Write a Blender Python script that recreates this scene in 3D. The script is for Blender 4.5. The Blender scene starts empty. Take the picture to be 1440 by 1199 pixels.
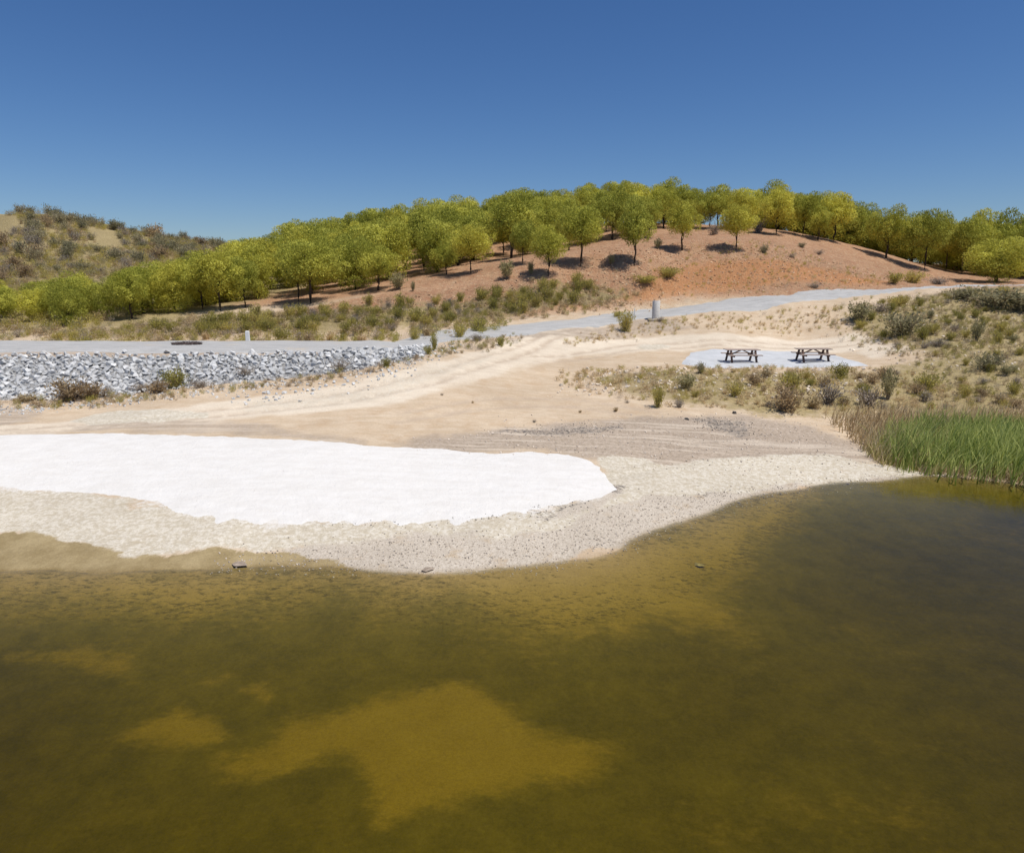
import bpy, math, random
import numpy as np
from mathutils import Vector
R = math.radians
sc = bpy.context.scene
C = sc.collection

# ------------------------------------------------------------------ camera, sky, sun
CAM_H, PITCH, F = 7.0, 12.15, 973.0          # metres over the water, degrees down, focal length in photo pixels
cam = bpy.data.cameras.new('camera'); camo = bpy.data.objects.new('camera', cam); C.objects.link(camo)
cam.sensor_width = 36; cam.lens = 36 * F / 1440; cam.clip_start = 0.1; cam.clip_end = 8000
camo.location = (0, 0, CAM_H); camo.rotation_euler = (R(90 - PITCH), 0, 0); sc.camera = camo

SUN_EL, SUN_AZ = 66.0, 122.0                  # azimuth clockwise from +Y (the viewing direction)
w = bpy.data.worlds.new("World"); sc.world = w; w.use_nodes = True
wn, wl = w.node_tree.nodes, w.node_tree.links
bg = wn['Background']
sky = wn.new('ShaderNodeTexSky'); sky.sky_type = 'NISHITA'; sky.sun_disc = False
sky.sun_elevation = R(SUN_EL); sky.sun_rotation = R(SUN_AZ)
sky.altitude = 300; sky.air_density = 1.0; sky.dust_density = 0.25; sky.ozone_density = 3.0
hs = wn.new('ShaderNodeHueSaturation'); hs.inputs['Saturation'].default_value = 1.18; wl.new(sky.outputs[0], hs.inputs['Color']); tm_ = wn.new('ShaderNodeMix'); tm_.data_type = 'RGBA'; tm_.blend_type = 'MULTIPLY'; tm_.inputs[0].default_value = 1; tm_.inputs[7].default_value = (.74, .84, 1.04, 1); wl.new(hs.outputs[0], tm_.inputs[6]); wl.new(tm_.outputs[2], bg.inputs[0]); bg.inputs[1].default_value = 0.08

sl = bpy.data.lights.new('sun', 'SUN'); sl.energy = 4.2; sl.angle = R(0.53); sl.color = (1.0, 0.955, 0.88)
so = bpy.data.objects.new('sun', sl); C.objects.link(so)
sd = Vector((math.sin(R(SUN_AZ)) * math.cos(R(SUN_EL)), math.cos(R(SUN_AZ)) * math.cos(R(SUN_EL)), math.sin(R(SUN_EL))))
so.rotation_euler = sd.to_track_quat('Z', 'Y').to_euler(); so.location = (60, -30, 90)
sc.view_settings.view_transform = 'Standard'; sc.view_settings.look = 'None'
sc.view_settings.exposure = 0.0; sc.view_settings.gamma = 1.0
sc.render.engine = 'CYCLES'
sc.cycles.max_bounces = 6; sc.cycles.diffuse_bounces = 3; sc.cycles.glossy_bounces = 2
sc.cycles.transparent_max_bounces = 8; sc.cycles.transmission_bounces = 4; sc.cycles.volume_bounces = 0
sc.cycles.use_denoising = True
sc.cycles.caustics_reflective = False; sc.cycles.caustics_refractive = False

rng = np.random.default_rng(7)
random.seed(7)

# ------------------------------------------------------------------ noise
def hash2(ix, iy, seed):
    h = (ix.astype(np.int64) * 374761393 + iy.astype(np.int64) * 668265263 + seed * 974634777) & 0xffffffff
    h = ((h ^ (h >> 13)) * 1274126177) & 0xffffffff
    h = (h ^ (h >> 16)) & 0xffffffff
    return h / 4294967295.0
def vnoise(x, y, seed=0):
    ix, iy = np.floor(x), np.floor(y); fx, fy = x - ix, y - iy
    fx = fx * fx * (3 - 2 * fx); fy = fy * fy * (3 - 2 * fy)
    a = hash2(ix, iy, seed); b = hash2(ix + 1, iy, seed); c = hash2(ix, iy + 1, seed); d = hash2(ix + 1, iy + 1, seed)
    return a + (b - a) * fx + (c - a) * fy + (a - b - c + d) * fx * fy
def fbm(x, y, seed=0, octv=4):
    s = 0; a = 0.5; t = 0
    for k in range(octv):
        s = s + a * vnoise(x * 2 ** k + 17.3 * k, y * 2 ** k - 9.1 * k, seed + k); t += a; a *= 0.5
    return s / t          # 0..1
def sstep(a, b, x):
    t = np.clip((x - a) / (b - a), 0, 1); return t * t * (3 - 2 * t)

# ------------------------------------------------------------------ the lie of the land
ct, st = math.cos(R(PITCH)), math.sin(R(PITCH))
def ray(u, v):
    cx, cy = (u - 720) / F, (599.5 - v) / F
    d = np.array([cx, ct + cy * st, -st + cy * ct]); return d
def pz(u, v, z):      # survey point at height z
    d = ray(u, v); t = (z - CAM_H) / d[2]; return (d[0] * t, d[1] * t, z)
def py(u, v, Y):      # survey point at distance Y
    d = ray(u, v); t = Y / d[1]; return (d[0] * t, Y, CAM_H + d[2] * t)
P = []
Z = lambda L: P.extend(pz(*a) for a in L)
D = lambda L: P.extend(py(*a) for a in L)
# shoreline
SHORE = [(-500,800),(-300,805),(-100,806),(0,806),(150,803),(280,800),(400,798),(500,802),(600,806),(700,803),(760,797),(820,786),(860,775),(900,757),(950,737),
         (1000,720),(1050,702),(1090,692),(1150,681),(1230,676),(1300,668),(1370,672),(1440,682),(1550,700),(1750,745)]
Z([(u, v, 0.0) for u, v in SHORE])
# beach
Z([(-300,740,.35),(0,750,.25),(0,690,.6),(-300,620,1.15),(0,612,1.15),(0,575,1.35),(-300,575,1.35),(300,740,.38),(300,670,.8),(300,614,1.2),(300,575,1.45),(150,565,1.45),
   (450,740,.38),(450,622,1.15),(600,735,.37),(600,690,.6),(600,630,.95),(600,580,1.4),(600,540,1.95),(600,500,2.8),(500,515,2.45),(450,560,1.6),
   (800,735,.28),(800,690,.5),(800,640,.72),(800,600,1.05),(800,560,1.4),(800,525,1.8),(800,500,2.2),(700,500,2.55),(700,480,2.95),(700,560,1.55),
   (900,690,.32),(900,640,.65),(900,585,1.15),(900,560,1.4),(900,520,1.95),(900,492,2.35),(900,475,2.8),(900,462,3.35),
   (1000,690,.15),(1000,640,.5),(1000,590,1.0),(1000,560,1.4),(1000,520,1.97),(1000,516,2.0),(1000,492,2.32),(1000,480,2.75),(1000,465,3.3),(1000,450,3.9),
   (1100,640,.4),(1100,590,.9),(1100,555,1.4),(1100,518,2.0),(1100,492,2.32),(1100,475,2.8),(1100,450,3.85),
   (1200,640,.3),(1200,590,.85),(1200,555,1.4),(1200,518,2.05),(1200,495,2.4),(1200,478,2.8),(1200,460,3.5),(1200,440,4.4),
   (1320,575,1.0),(1320,540,1.6),(1320,500,2.55),(1320,470,3.45),(1320,440,4.5),(1320,418,5.5),
   (1440,600,.7),(1440,580,1.05),(1440,550,1.6),(1440,520,2.2),(1440,480,3.1),(1440,450,4.1),(1440,425,5.2),
   (1650,620,.5),(1650,560,1.4),(1650,500,2.8),(1650,450,4.2)])
# toe and foot of the dam, ground behind it
Z([(0,562,1.5),(-300,562,1.5),(150,556,1.6),(300,541,1.86),(450,524,2.2)])
P.extend([(-45,50,2.6),(-35,50,2.6),(-25,50,2.6),(-15,50,2.7),(-8,51,2.9),(-60,48,2.4),(-40,41,2.2),(-28,41,2.2),(-16,41,2.3)])
# road, far and near edge
ROADF = [(600,467,3.2),(700,459,3.4),(800,450,3.8),(900,436,4.3),(1000,426,4.9),(1100,416,5.4),(1200,408,5.8),(1310,403,6.1)]
ROADN = [(620,481,3.0),(700,474,3.1),(800,461,3.45),(900,449,3.9),(1000,438,4.45),(1100,429,4.9),(1200,418,5.4),(1300,406,6.05)]
Z(ROADF); Z(ROADN)
D([(1440,402,66),(1440,412,55)])
# pine hill
D([(430,425,62),(530,408,64),(660,386,66),(770,388,62),(817,373,66),(892,374,65),(960,352,74),(1036,352,74),(1000,326,92),(700,420,59),(800,415,60),(900,405,63),
   (1000,395,67),(1100,395,67),(1100,370,72),(1100,345,80),(1200,390,74),(1200,368,82),(1300,394,80),(310,438,60),(370,440,58),(560,435,56),(640,440,56),
   (600,342,105),(700,328,105),(800,318,105),(900,313,105),(1000,317,100),(1100,324,96),(1160,336,95),(1240,355,95),(1340,384,93),(1440,390,90),(1600,390,90),(1380,396,80),
   (500,365,95),(420,388,90),(600,370,84),(750,355,84),(880,337,84)])
# left ridge
D([(-400,300,125),(-200,292,130),(0,302,135),(60,301,135),(100,308,135),(200,327,140),(300,341,148),(400,356,150),(0,340,110),(200,362,112),(0,400,85),(200,400,88),(300,385,92),
   (0,440,62),(200,440,62),(-300,440,62),(-300,400,85),(-300,350,108)])
# lake bed
Z([(0,850,-.25),(300,850,-.3),(600,850,-.25),(750,850,-.28),(900,830,-.32),(1000,800,-.4),(1100,740,-.35),(1200,720,-.4),(1330,720,-.5),(1440,720,-.6),
   (0,950,-.8),(300,950,-.7),(600,950,-.72),(900,950,-.8),(1150,850,-.75),(1440,820,-.8),(600,1060,-.75),(200,1060,-.9),(0,1199,-1.1),(400,1199,-1.0),(720,1199,-.95),(1000,1199,-1.0),
   (1440,1199,-1.15),(1200,1000,-.95),(-300,1000,-1.0)])
P.extend([(x, y, -2.5 - abs(x) * .01) for x in (-60, -20, 20, 60) for y in (-10, -40)])
P.extend([(45, 8, -1.4), (70, 12, -1.6), (-60, 10, -.7), (-30, 5, -1.2), (32, 30, 1.2),(45, 30, 1.6), (60,36,3.5), (70, 60, 6.5), (-70, 30, 1.2), (-90, 22, 1.0)])
P.extend([(x, 190, z) for x, z in ((-150, 10), (-60, 8), (20, 7), (90, 7), (170, 6))] + [(x, 130, z) for x, z in ((-20, 9), (20, 10), (60, 9.5), (110, 10.5))])
P.extend([(x, y, 5.) for x in (-260, 0, 260) for y in (300,)] + [(-200, 60, 4.), (-200, 120, 14.), (200, 60, 6.), (200, 120, 7.), (-140,40,2.5),(130,50,5.)])
P = np.array(P, float)
S = 20.0
def kern(r2):
    return np.where(r2 > 1e-12, 0.5 * r2 * np.log(np.maximum(r2, 1e-12)), 0)
X0 = P[:, :2] / S
n = len(P)
K = kern(((X0[:, None] - X0[None]) ** 2).sum(-1)) + np.eye(n) * 2e-4
Q = np.c_[np.ones(n), X0]
A = np.block([[K, Q], [Q.T, np.zeros((3, 3))]])
W = np.linalg.solve(A, np.r_[P[:, 2], np.zeros(3)])
def rbf(x, y):
    out = np.empty(x.size); x = x.ravel() / S; y = y.ravel() / S
    for a in range(0, x.size, 20000):
        xs, ys = x[a:a + 20000], y[a:a + 20000]
        r2 = (xs[:, None] - X0[None, :, 0]) ** 2 + (ys[:, None] - X0[None, :, 1]) ** 2
        out[a:a + 20000] = kern(r2) @ W[:n] + W[n] + W[n + 1] * xs + W[n + 2] * ys
    return out

def axis(parts):
    a = [parts[0][0]]
    for lo, hi, st_ in parts:
        k = max(1, int(round((hi - lo) / st_))); a.extend(list(lo + (hi - lo) * (np.arange(k) + 1) / k))
    return np.array(a)
GX = axis([(-3000,-300,450),(-300,-120,12),(-120,-60,2),(-60,-30,.5),(-30,25,.16),(25,45,.35),(45,80,.7),(80,130,2),(130,300,12),(300,3000,450)])
GY = axis([(-3000,-100,480),(-100,-10,8),(-10,6,.7),(6,15,.22),(15,30,.12),(30,55,.2),(55,80,.4),(80,150,.9),(150,300,8),(300,3000,450)])
XX, YY = np.meshgrid(GX, GY)                       # shape (ny, nx)
near = (np.abs(XX) <= 300) & (YY >= -100) & (YY <= 300)
H = np.zeros_like(XX)
H[near] = rbf(XX[near], YY[near])
far = np.where(YY < 0, -5.0, 5.0)
k = sstep(180, 300, np.maximum(np.abs(XX), YY)); H = H * (1 - k) + far * k
H[(YY < -40)] = np.minimum(H[(YY < -40)], -2.5)
H = np.where(YY > 28, np.maximum(H, 0.5), H)
# the dam: a flat crest with a slope towards the water
CR0, CR1, CRZ = 38.4, 43.7, 3.10
dam = np.where(YY < CR0, CRZ - (CR0 - YY) * .27, np.where(YY < CR1, CRZ, CRZ - (YY - CR1) * .45))
dam = dam - sstep(-9, 6, XX) * 3.0
H = np.maximum(H, np.where((YY > 28) & (YY < 56), dam, -99))

# signed distance to a polygon (positive inside)
def sdf(x, y, poly):
    px_, py_ = np.asarray(poly, float).T
    shp = x.shape; x = x.ravel(); y = y.ravel()
    d = np.full(x.size, 1e9); ins = np.zeros(x.size, bool)
    m = len(px_)
    for i in range(m):
        ax, ay, bx_, by_ = px_[i], py_[i], px_[(i + 1) % m], py_[(i + 1) % m]
        ex, ey = bx_ - ax, by_ - ay; L = ex * ex + ey * ey + 1e-12
        t = np.clip(((x - ax) * ex + (y - ay) * ey) / L, 0, 1)
        d = np.minimum(d, np.hypot(x - ax - t * ex, y - ay - t * ey))
        c = ((ay > y) != (by_ > y))
        with np.errstate(divide='ignore', invalid='ignore'):
            xi = ex * (y - ay) / (ey if abs(ey) > 1e-12 else 1e-12) + ax
        ins ^= c & (x < xi)
    return np.where(ins, d, -d).reshape(shp)

# relief: small bumps, rills on the cut slope, ruts
land = sstep(0.0, .5, H)
H += (fbm(XX * .35, YY * .35, 3, 3) - .5) * .16 * sstep(.6, 2.2, H) * near
H += (fbm(XX * 1.1, YY * 2.2, 41, 4) - .5) * .35 * sstep(54, 62, YY) * sstep(100, 85, YY) * sstep(5, 12, XX) * near
H += (fbm(XX * 1.6, YY * 1.6, 5, 3) - .5) * (.015 + .02 * sstep(.2, 1.5, H) + .10 * sstep(50, 60, YY)) * near
H += (fbm(XX * .5, YY * .5, 31, 3) - .5) * .12 * (H < 0.05) * near
H += (fbm(XX * .9, YY * .9, 33, 4) - .5) * .05 * (1 - sstep(0.25, .5, np.abs(H))) * near
def height(x, y, G=None):
    G = H if G is None else G
    x = np.asarray(x, float); y = np.asarray(y, float)
    fx = np.interp(x, GX, np.arange(len(GX))); fy = np.interp(y, GY, np.arange(len(GY)))
    ix = np.minimum(fx.astype(int), len(GX) - 2); iy = np.minimum(fy.astype(int), len(GY) - 2)
    fx = fx - ix; fy = fy - iy
    return (G[iy, ix] * (1 - fx) * (1 - fy) + G[iy, ix + 1] * fx * (1 - fy) + G[iy + 1, ix] * (1 - fx) * fy + G[iy + 1, ix + 1] * fx * fy)
TS = np.concatenate([np.linspace(5, 60, 1400), np.linspace(60.05, 220, 1600)])
def hit(u, v):
    """where the sight line through (u, v) of the survey photo meets the ground"""
    d = ray(u, v); x = d[0] / d[1] * TS; z = CAM_H + d[2] / d[1] * TS
    g = height(x, TS); i = np.argmax(g >= z)
    if g[i] < z[i]: i = len(TS) - 1
    return (float(x[i]), float(TS[i]), float(g[i]))
def poly(L): return [hit(u, v)[:2] for u, v in L]
def scale_at(p): return F / p[1]                   # photo pixels per metre at a place

# ------------------------------------------------------------------ mesh and tag helpers
def make_mesh(name, verts, faces, mats=(), smooth=False, attrs=None, link=True, parent=None, mat_idx=None):
    me = bpy.data.meshes.new(name)
    verts = np.asarray(verts, np.float32); faces = np.asarray(faces, np.int32)
    k_ = faces.shape[1]
    me.vertices.add(len(verts)); me.vertices.foreach_set('co', verts.ravel())
    me.loops.add(faces.size); me.loops.foreach_set('vertex_index', faces.ravel())
    me.polygons.add(len(faces)); me.polygons.foreach_set('loop_start', np.arange(0, faces.size, k_, dtype=np.int32))
    me.polygons.foreach_set('use_smooth', np.full(len(faces), bool(smooth)))
    if mat_idx is not None: me.polygons.foreach_set('material_index', np.asarray(mat_idx, np.int32))
    me.update(calc_edges=True); me.validate()
    for kx, a in (attrs or {}).items():
        at = me.attributes.new(kx, 'FLOAT', 'POINT'); at.data.foreach_set('value', np.asarray(a, np.float32).ravel())
    for m in mats: me.materials.append(m)
    if not link: return me
    o = bpy.data.objects.new(name, me); C.objects.link(o)
    if parent: o.parent = parent
    return o
def tag(o, label=None, cat=None, group=None, kind=None):
    for k_, v_ in (('label', label), ('category', cat), ('group', group), ('kind', kind)):
        if v_: o[k_] = v_
    return o
def empty(name, loc, rz=0):
    o = bpy.data.objects.new(name, None); C.objects.link(o); o.location = loc; o.rotation_euler.z = rz
    o.empty_display_size = .2; return o
class MB:
    """collects simple solids and turns them into ONE mesh"""
    def __init__(s): s.v = []; s.f = []
    def box(s, c, d, rot=None):
        from mathutils import Euler
        k_ = len(s.v); E = Euler(rot or (0, 0, 0)).to_matrix()
        for sx in (-1, 1):
            for sy in (-1, 1):
                for sz in (-1, 1): s.v.append(tuple(Vector(c) + E @ Vector((sx * d[0] / 2, sy * d[1] / 2, sz * d[2] / 2))))
        for q in ((0,1,3,2),(4,6,7,5),(0,4,5,1),(2,3,7,6),(0,2,6,4),(1,5,7,3)): s.f.append([k_ + i for i in q])
    def beam(s, a, b, w_, d_, up=(0, 0, 1)):
        a = Vector(a); b = Vector(b); t = (b - a); L = t.length; q = t.to_track_quat('Z', 'Y'); k_ = len(s.v)
        for z in (0, L):
            for sx, sy in ((-1,-1),(1,-1),(1,1),(-1,1)): s.v.append(tuple(a + q @ Vector((sx * w_ / 2, sy * d_ / 2, z))))
        for q4 in ((3,2,1,0),(4,5,6,7),(0,1,5,4),(1,2,6,5),(2,3,7,6),(3,0,4,7)): s.f.append([k_ + i for i in q4])
    def tube(s, pts, rad, n_=7):
        k_ = len(s.v)
        for i, p in enumerate(pts):
            t = Vector(pts[min(i + 1, len(pts) - 1)]) - Vector(pts[max(i - 1, 0)]); q = t.to_track_quat('Z', 'Y')
            for j in range(n_):
                a = 2 * math.pi * j / n_; s.v.append(tuple(Vector(p) + q @ Vector((math.cos(a) * rad[i], math.sin(a) * rad[i], 0))))
        for i in range(len(pts) - 1):
            for j in range(n_):
                a, b = k_ + i * n_ + j, k_ + i * n_ + (j + 1) % n_; s.f.append([a, b, b + n_, a + n_])
        s.f.append([k_ + (len(pts) - 1) * n_ + j for j in range(n_)]); s.f.append([k_ + n_ - 1 - j for j in range(n_)])
    def build(s, name, mat, parent=None, smooth=False, bevel=0):
        me = bpy.data.meshes.new(name); me.from_pydata(s.v, [], s.f); me.update(); me.materials.append(mat)
        if smooth: me.polygons.foreach_set('use_smooth', [True] * len(me.polygons))
        o = bpy.data.objects.new(name, me); C.objects.link(o)
        if parent: o.parent = parent
        if bevel:
            b = o.modifiers.new('bevel', 'BEVEL'); b.width = bevel; b.segments = 2; b.limit_method = 'ANGLE'
        return o

# ------------------------------------------------------------------ material helpers
class NT:
    def __init__(s, name):
        s.m = bpy.data.materials.new(name); s.m.use_nodes = True; s.t = s.m.node_tree; s.n = s.t.nodes; s.l = s.t.links
        s.b = s.n['Principled BSDF']; s.out = s.n['Material Output']
        s.co = s.n.new('ShaderNodeTexCoord'); s.obj = s.co.outputs['Object']
        s.b.inputs['Specular IOR Level'].default_value = .2; s.b.inputs['Roughness'].default_value = .9
    def set(s, i, v):
        if isinstance(v, (int, float)): i.default_value = v
        elif isinstance(v, tuple): i.default_value = v if len(v) == 4 else (*v, 1)
        else: s.l.new(v, i)
    def mapped(s, scale=(1, 1, 1), vec=None, rot=(0, 0, 0)):
        m = s.n.new('ShaderNodeMapping'); m.inputs['Scale'].default_value = scale; m.inputs['Rotation'].default_value = rot
        s.l.new(vec or s.obj, m.inputs[0]); return m.outputs[0]
    def noise(s, scale, detail=4, rough=.55, vec=None, dist=0):
        x = s.n.new('ShaderNodeTexNoise'); x.inputs['Scale'].default_value = scale; x.inputs['Detail'].default_value = detail
        x.inputs['Roughness'].default_value = rough; x.inputs['Distortion'].default_value = dist
        s.l.new(vec or s.obj, x.inputs['Vector']); return x.outputs['Fac']
    def voro(s, scale, vec=None, feat='F1', out='Distance', rnd=1):
        x = s.n.new('ShaderNodeTexVoronoi'); x.feature = feat; x.inputs['Scale'].default_value = scale; x.inputs['Randomness'].default_value = rnd
        s.l.new(vec or s.obj, x.inputs['Vector']); return x.outputs[out]
    def mth(s, op, a, b=0.0, c=None):
        x = s.n.new('ShaderNodeMath'); x.operation = op; s.set(x.inputs[0], a); s.set(x.inputs[1], b)
        if c is not None: s.set(x.inputs[2], c)
        return x.outputs[0]
    def ss(s, a, b, v, t0=0.0, t1=1.0):
        x = s.n.new('ShaderNodeMapRange'); x.interpolation_type = 'SMOOTHSTEP'; x.inputs[1].default_value = a; x.inputs[2].default_value = b
        x.inputs[3].default_value = t0; x.inputs[4].default_value = t1
        s.l.new(v, x.inputs[0]); return x.outputs[0]
    def mix(s, f, a, b, mode='MIX'):
        x = s.n.new('ShaderNodeMix'); x.data_type = 'RGBA'; x.blend_type = mode
        s.set(x.inputs[0], f); s.set(x.inputs[6], a); s.set(x.inputs[7], b); return x.outputs[2]
    def attr(s, name):
        x = s.n.new('ShaderNodeAttribute'); x.attribute_name = name; return x.outputs['Fac']
    def rnd(s):
        x = s.n.new('ShaderNodeObjectInfo'); return x.outputs['Random']
    def bump(s, h, strength=.5, dist=.05, prev=None):
        x = s.n.new('ShaderNodeBump'); x.inputs['Strength'].default_value = strength; x.inputs['Distance'].default_value = dist
        s.l.new(h, x.inputs['Height'])
        if prev is not None: s.l.new(prev, x.inputs['Normal'])
        return x.outputs[0]
    def col(s, c): s.set(s.b.inputs['Base Color'], c)
    def nrm(s, v): s.l.new(v, s.b.inputs['Normal'])
def srgb(r, g, b, k=1.0):
    f = lambda c: ((c / 255 + .055) / 1.055) ** 2.4 if c > 10 else c / 255 / 12.92
    return (f(r) * k, f(g) * k, f(b) * k)

# ground
g = NT('ground_soil')
w_red, w_or, w_grey, w_pale, w_dark, w_scr, w_wet, w_alg, w_chip, w_rock, w_trk, w_rut, w_whi = [g.attr(k_) for k_ in ('w_red','w_orange','w_grey','w_pale','w_dark','w_scrub','w_wet','w_algae','w_chip','w_rock','w_track','w_rut','w_white')]
n1 = g.noise(.22, 5, .6); n2 = g.noise(1.3, 6, .65); n3 = g.noise(7, 6, .7); n4 = g.noise(38, 4, .7)
nst = g.noise(1.6, 7, .72, vec=g.mapped((.5, 1.5, 1), rot=(0, 0, .25)))
base = g.mix(g.ss(.3, .7, nst), (.55, .42, .28), (.65, .525, .38))
base = g.mix(g.ss(.45, .75, n2), base, (.535, .39, .25))
def wm(wt, lo=.35, hi=.65, amp=.9, nn=None):
    s_ = g.mth('ADD', wt, g.mth('MULTIPLY', g.mth('SUBTRACT', nn if nn is not None else g.mth('MULTIPLY_ADD', n2, .55, g.mth('MULTIPLY', n3, .45)), .5), amp))
    return g.ss(lo, hi, s_)
c0 = g.mix(g.mth('MULTIPLY', wm(w_trk, .2, .8, .7), .95), base, g.mix(g.ss(.3, .7, nst), (.69, .585, .45), (.77, .67, .525)))
base = g.mix(g.mth('MULTIPLY', g.mth('MULTIPLY', w_rut, g.ss(.35, .55, n2)), .8), c0, (.52, .41, .30))
red = g.mix(g.ss(.35, .65, n2), (.47, .25, .14), (.56, .345, .20))
red = g.mix(g.ss(.5, .68, n3), red, (.36, .21, .13))
red = g.mix(g.ss(.54, .66, g.noise(3.3, 5, .75)), red, (.63, .48, .31))
red = g.mix(g.ss(.60, .68, g.noise(2.4, 6, .8, vec=g.mapped((1, 1, 3)))), red, (.30, .19, .12))
ora = g.mix(g.ss(.35, .7, n3), (.49, .21, .085), (.60, .35, .18))
c = g.mix(wm(w_red, .25, .75), base, red)
c = g.mix(wm(w_or, .3, .7, 1.4), c, ora)
grey = g.mix(g.ss(.35, .65, n3), (.36, .285, .21), (.49, .40, .31))
band = g.noise(1.0, 4, .6, vec=g.mapped((.22, 3.2, 1), rot=(0, 0, .08)))
grey = g.mix(g.ss(.5, .66, band), grey, (.58, .49, .385))
c = g.mix(wm(w_grey, .2, .8, 1.3), c, grey)
scr = g.mix(g.ss(.35, .65, n3), (.25, .20, .09), (.44, .345, .18))
c = g.mix(wm(w_scr, .3, .7, 1.6), c, scr)
pale = g.mix(g.ss(.4, .62, n3), (.55, .48, .36), (.70, .64, .53))
pale = g.mix(g.ss(.55, .75, g.noise(2.2, 5, .7, vec=g.mapped((.5, 1.5, 1)))), pale, (.50, .42, .30))
c = g.mix(wm(w_pale, .3, .6, .8), c, pale)
whitec = wm(w_whi, .35, .75, 1.7, nn=g.mth('MULTIPLY_ADD', n3, .6, g.mth('MULTIPLY', n2, .4)))
chip = g.mix(g.voro(34, out='Color'), (.44, .375, .29), (.66, .585, .485))
chip = g.mix(g.ss(.55, .7, n2), chip, (.50, .40, .28))
c = g.mix(wm(w_chip, .3, .6, .9), c, chip)
c = g.mix(wm(w_rock, .35, .65, .4), c, (.30, .295, .285))
c = g.mix(whitec, c, (.74, .70, .63))
dk = g.mix(g.ss(.4, .6, n3), (.13, .12, .11), (.34, .29, .24))
c = g.mix(wm(w_dark, .52, .68, 2.6, nn=g.noise(11, 5, .75, vec=g.mapped((.6, 1.4, 1)))), c, dk)
wet = g.mix(g.ss(.35, .65, n2), (.30, .225, .11), (.40, .31, .165))
c = g.mix(wm(w_wet, .40, .60, 1.5), c, wet)
# under water: ochre sand and dark weed
nb = g.noise(4.2, 6, .72, vec=g.mapped((.7, 1.5, 1)))
bed = g.mix(g.ss(.3, .7, g.mth('MULTIPLY_ADD', n1, .5, g.mth('MULTIPLY', n2, .5))), (.47, .34, .14), (.38, .27, .10))
weed = g.mix(g.ss(.3, .7, g.mth('MULTIPLY_ADD', n3, .35, g.mth('MULTIPLY', n2, .65))), (.165, .135, .05), (.26, .205, .075))
sepb = g.n.new('ShaderNodeSeparateXYZ'); g.l.new(g.obj, sepb.inputs[0]); sepz = sepb.outputs[2]
bedc = g.mix(g.ss(.22, .80, g.mth('ADD', w_alg, g.mth('MULTIPLY', g.mth('SUBTRACT', g.mth('MULTIPLY_ADD', nb, .6, g.mth('MULTIPLY', g.noise(.9, 5, .65), .4)), .5), 1.5))), bed, weed)
bedc = g.mix(g.ss(.46, .62, g.mth('SUBTRACT', g.mth('SUBTRACT', g.noise(7, 6, .82, vec=g.mapped((.6, 1.5, 1))), g.mth('MULTIPLY', g.mth('ABSOLUTE', g.mth('SUBTRACT', w_alg, .45)), .22)), g.ss(-.62, -.42, sepz, .3, 0.))), bedc, (.15, .115, .04))
sep = g.n.new('ShaderNodeSeparateXYZ'); g.l.new(g.obj, sep.inputs[0])
c = g.mix(g.ss(-.035, .02, g.mth('ADD', sep.outputs[2], g.mth('MULTIPLY', g.mth('SUBTRACT', n3, .5), .05)), 1., 0.), c, bedc)
c = g.mix(g.mth('MULTIPLY', g.ss(-.01, .05, g.mth('ADD', sep.outputs[2], g.mth('MULTIPLY', g.mth('SUBTRACT', n3, .5), .06)), 1., 0.), .45), c, g.mix(1., c, (.62, .55, .42), 'MULTIPLY'))
# speckle of stones and grit
sp = g.voro(9, out='Distance'); spc = g.voro(9, out='Color')
sepc = g.n.new('ShaderNodeSeparateColor'); g.l.new(spc, sepc.inputs[0])
grit = g.mth('MULTIPLY', g.ss(.12, .2, sp, 1., 0.), g.ss(.72, .8, sepc.outputs[0]))
grit = g.mth('MULTIPLY', grit, g.ss(-.05, .1, sep.outputs[2]))
c = g.mix(g.mth('MULTIPLY', grit, .45), c, (.22, .17, .13))
c = g.mix(1.0, c, g.mix(n4, (.74, .74, .74), (1.22, 1.22, 1.22)), 'MULTIPLY')
c = g.mix(1.0, c, g.mix(g.ss(.3, .7, g.noise(16, 3, .8)), (.90, .89, .88), (1.08, 1.08, 1.08)), 'MULTIPLY')
c = g.mix(1.0, c, g.mix(g.ss(.3, .7, n1), (.92, .91, .9), (1.06, 1.06, 1.06)), 'MULTIPLY')
g.col(c)
g.nrm(g.bump(n4, .35, .02, g.bump(n3, .5, .04, g.bump(n2, .2, .08, g.bump(g.mth('MULTIPLY', g.noise(1.8, 6, .75), w_red), .9, .5)))))
M_ground = g.m

g = NT('white_sand')
n2 = g.noise(2.0, 5, .6, vec=g.mapped((.6, 1.6, 1))); n3 = g.noise(16, 5, .7)
c = g.mix(g.ss(.3, .7, n2), (.725, .69, .635), (.775, .745, .695))
c = g.mix(g.ss(.60, .74, g.noise(5.5, 6, .8)), c, (.68, .61, .52))
c = g.mix(g.ss(.62, .7, g.noise(30, 4, .8)), c, (.66, .60, .52))
sp = g.voro(6.0); q = g.n.new('ShaderNodeSeparateColor'); g.l.new(g.voro(6.0, out='Color'), q.inputs[0])
c = g.mix(g.mth('MULTIPLY', g.ss(.05, .11, sp, 1., 0.), g.ss(.9, .93, q.outputs[1])), c, (.35, .28, .22))
g.col(c); g.nrm(g.bump(n3, .5, .03, g.bump(g.noise(4.5, 5, .65), .5, .08))); M_sand = g.m

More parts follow.
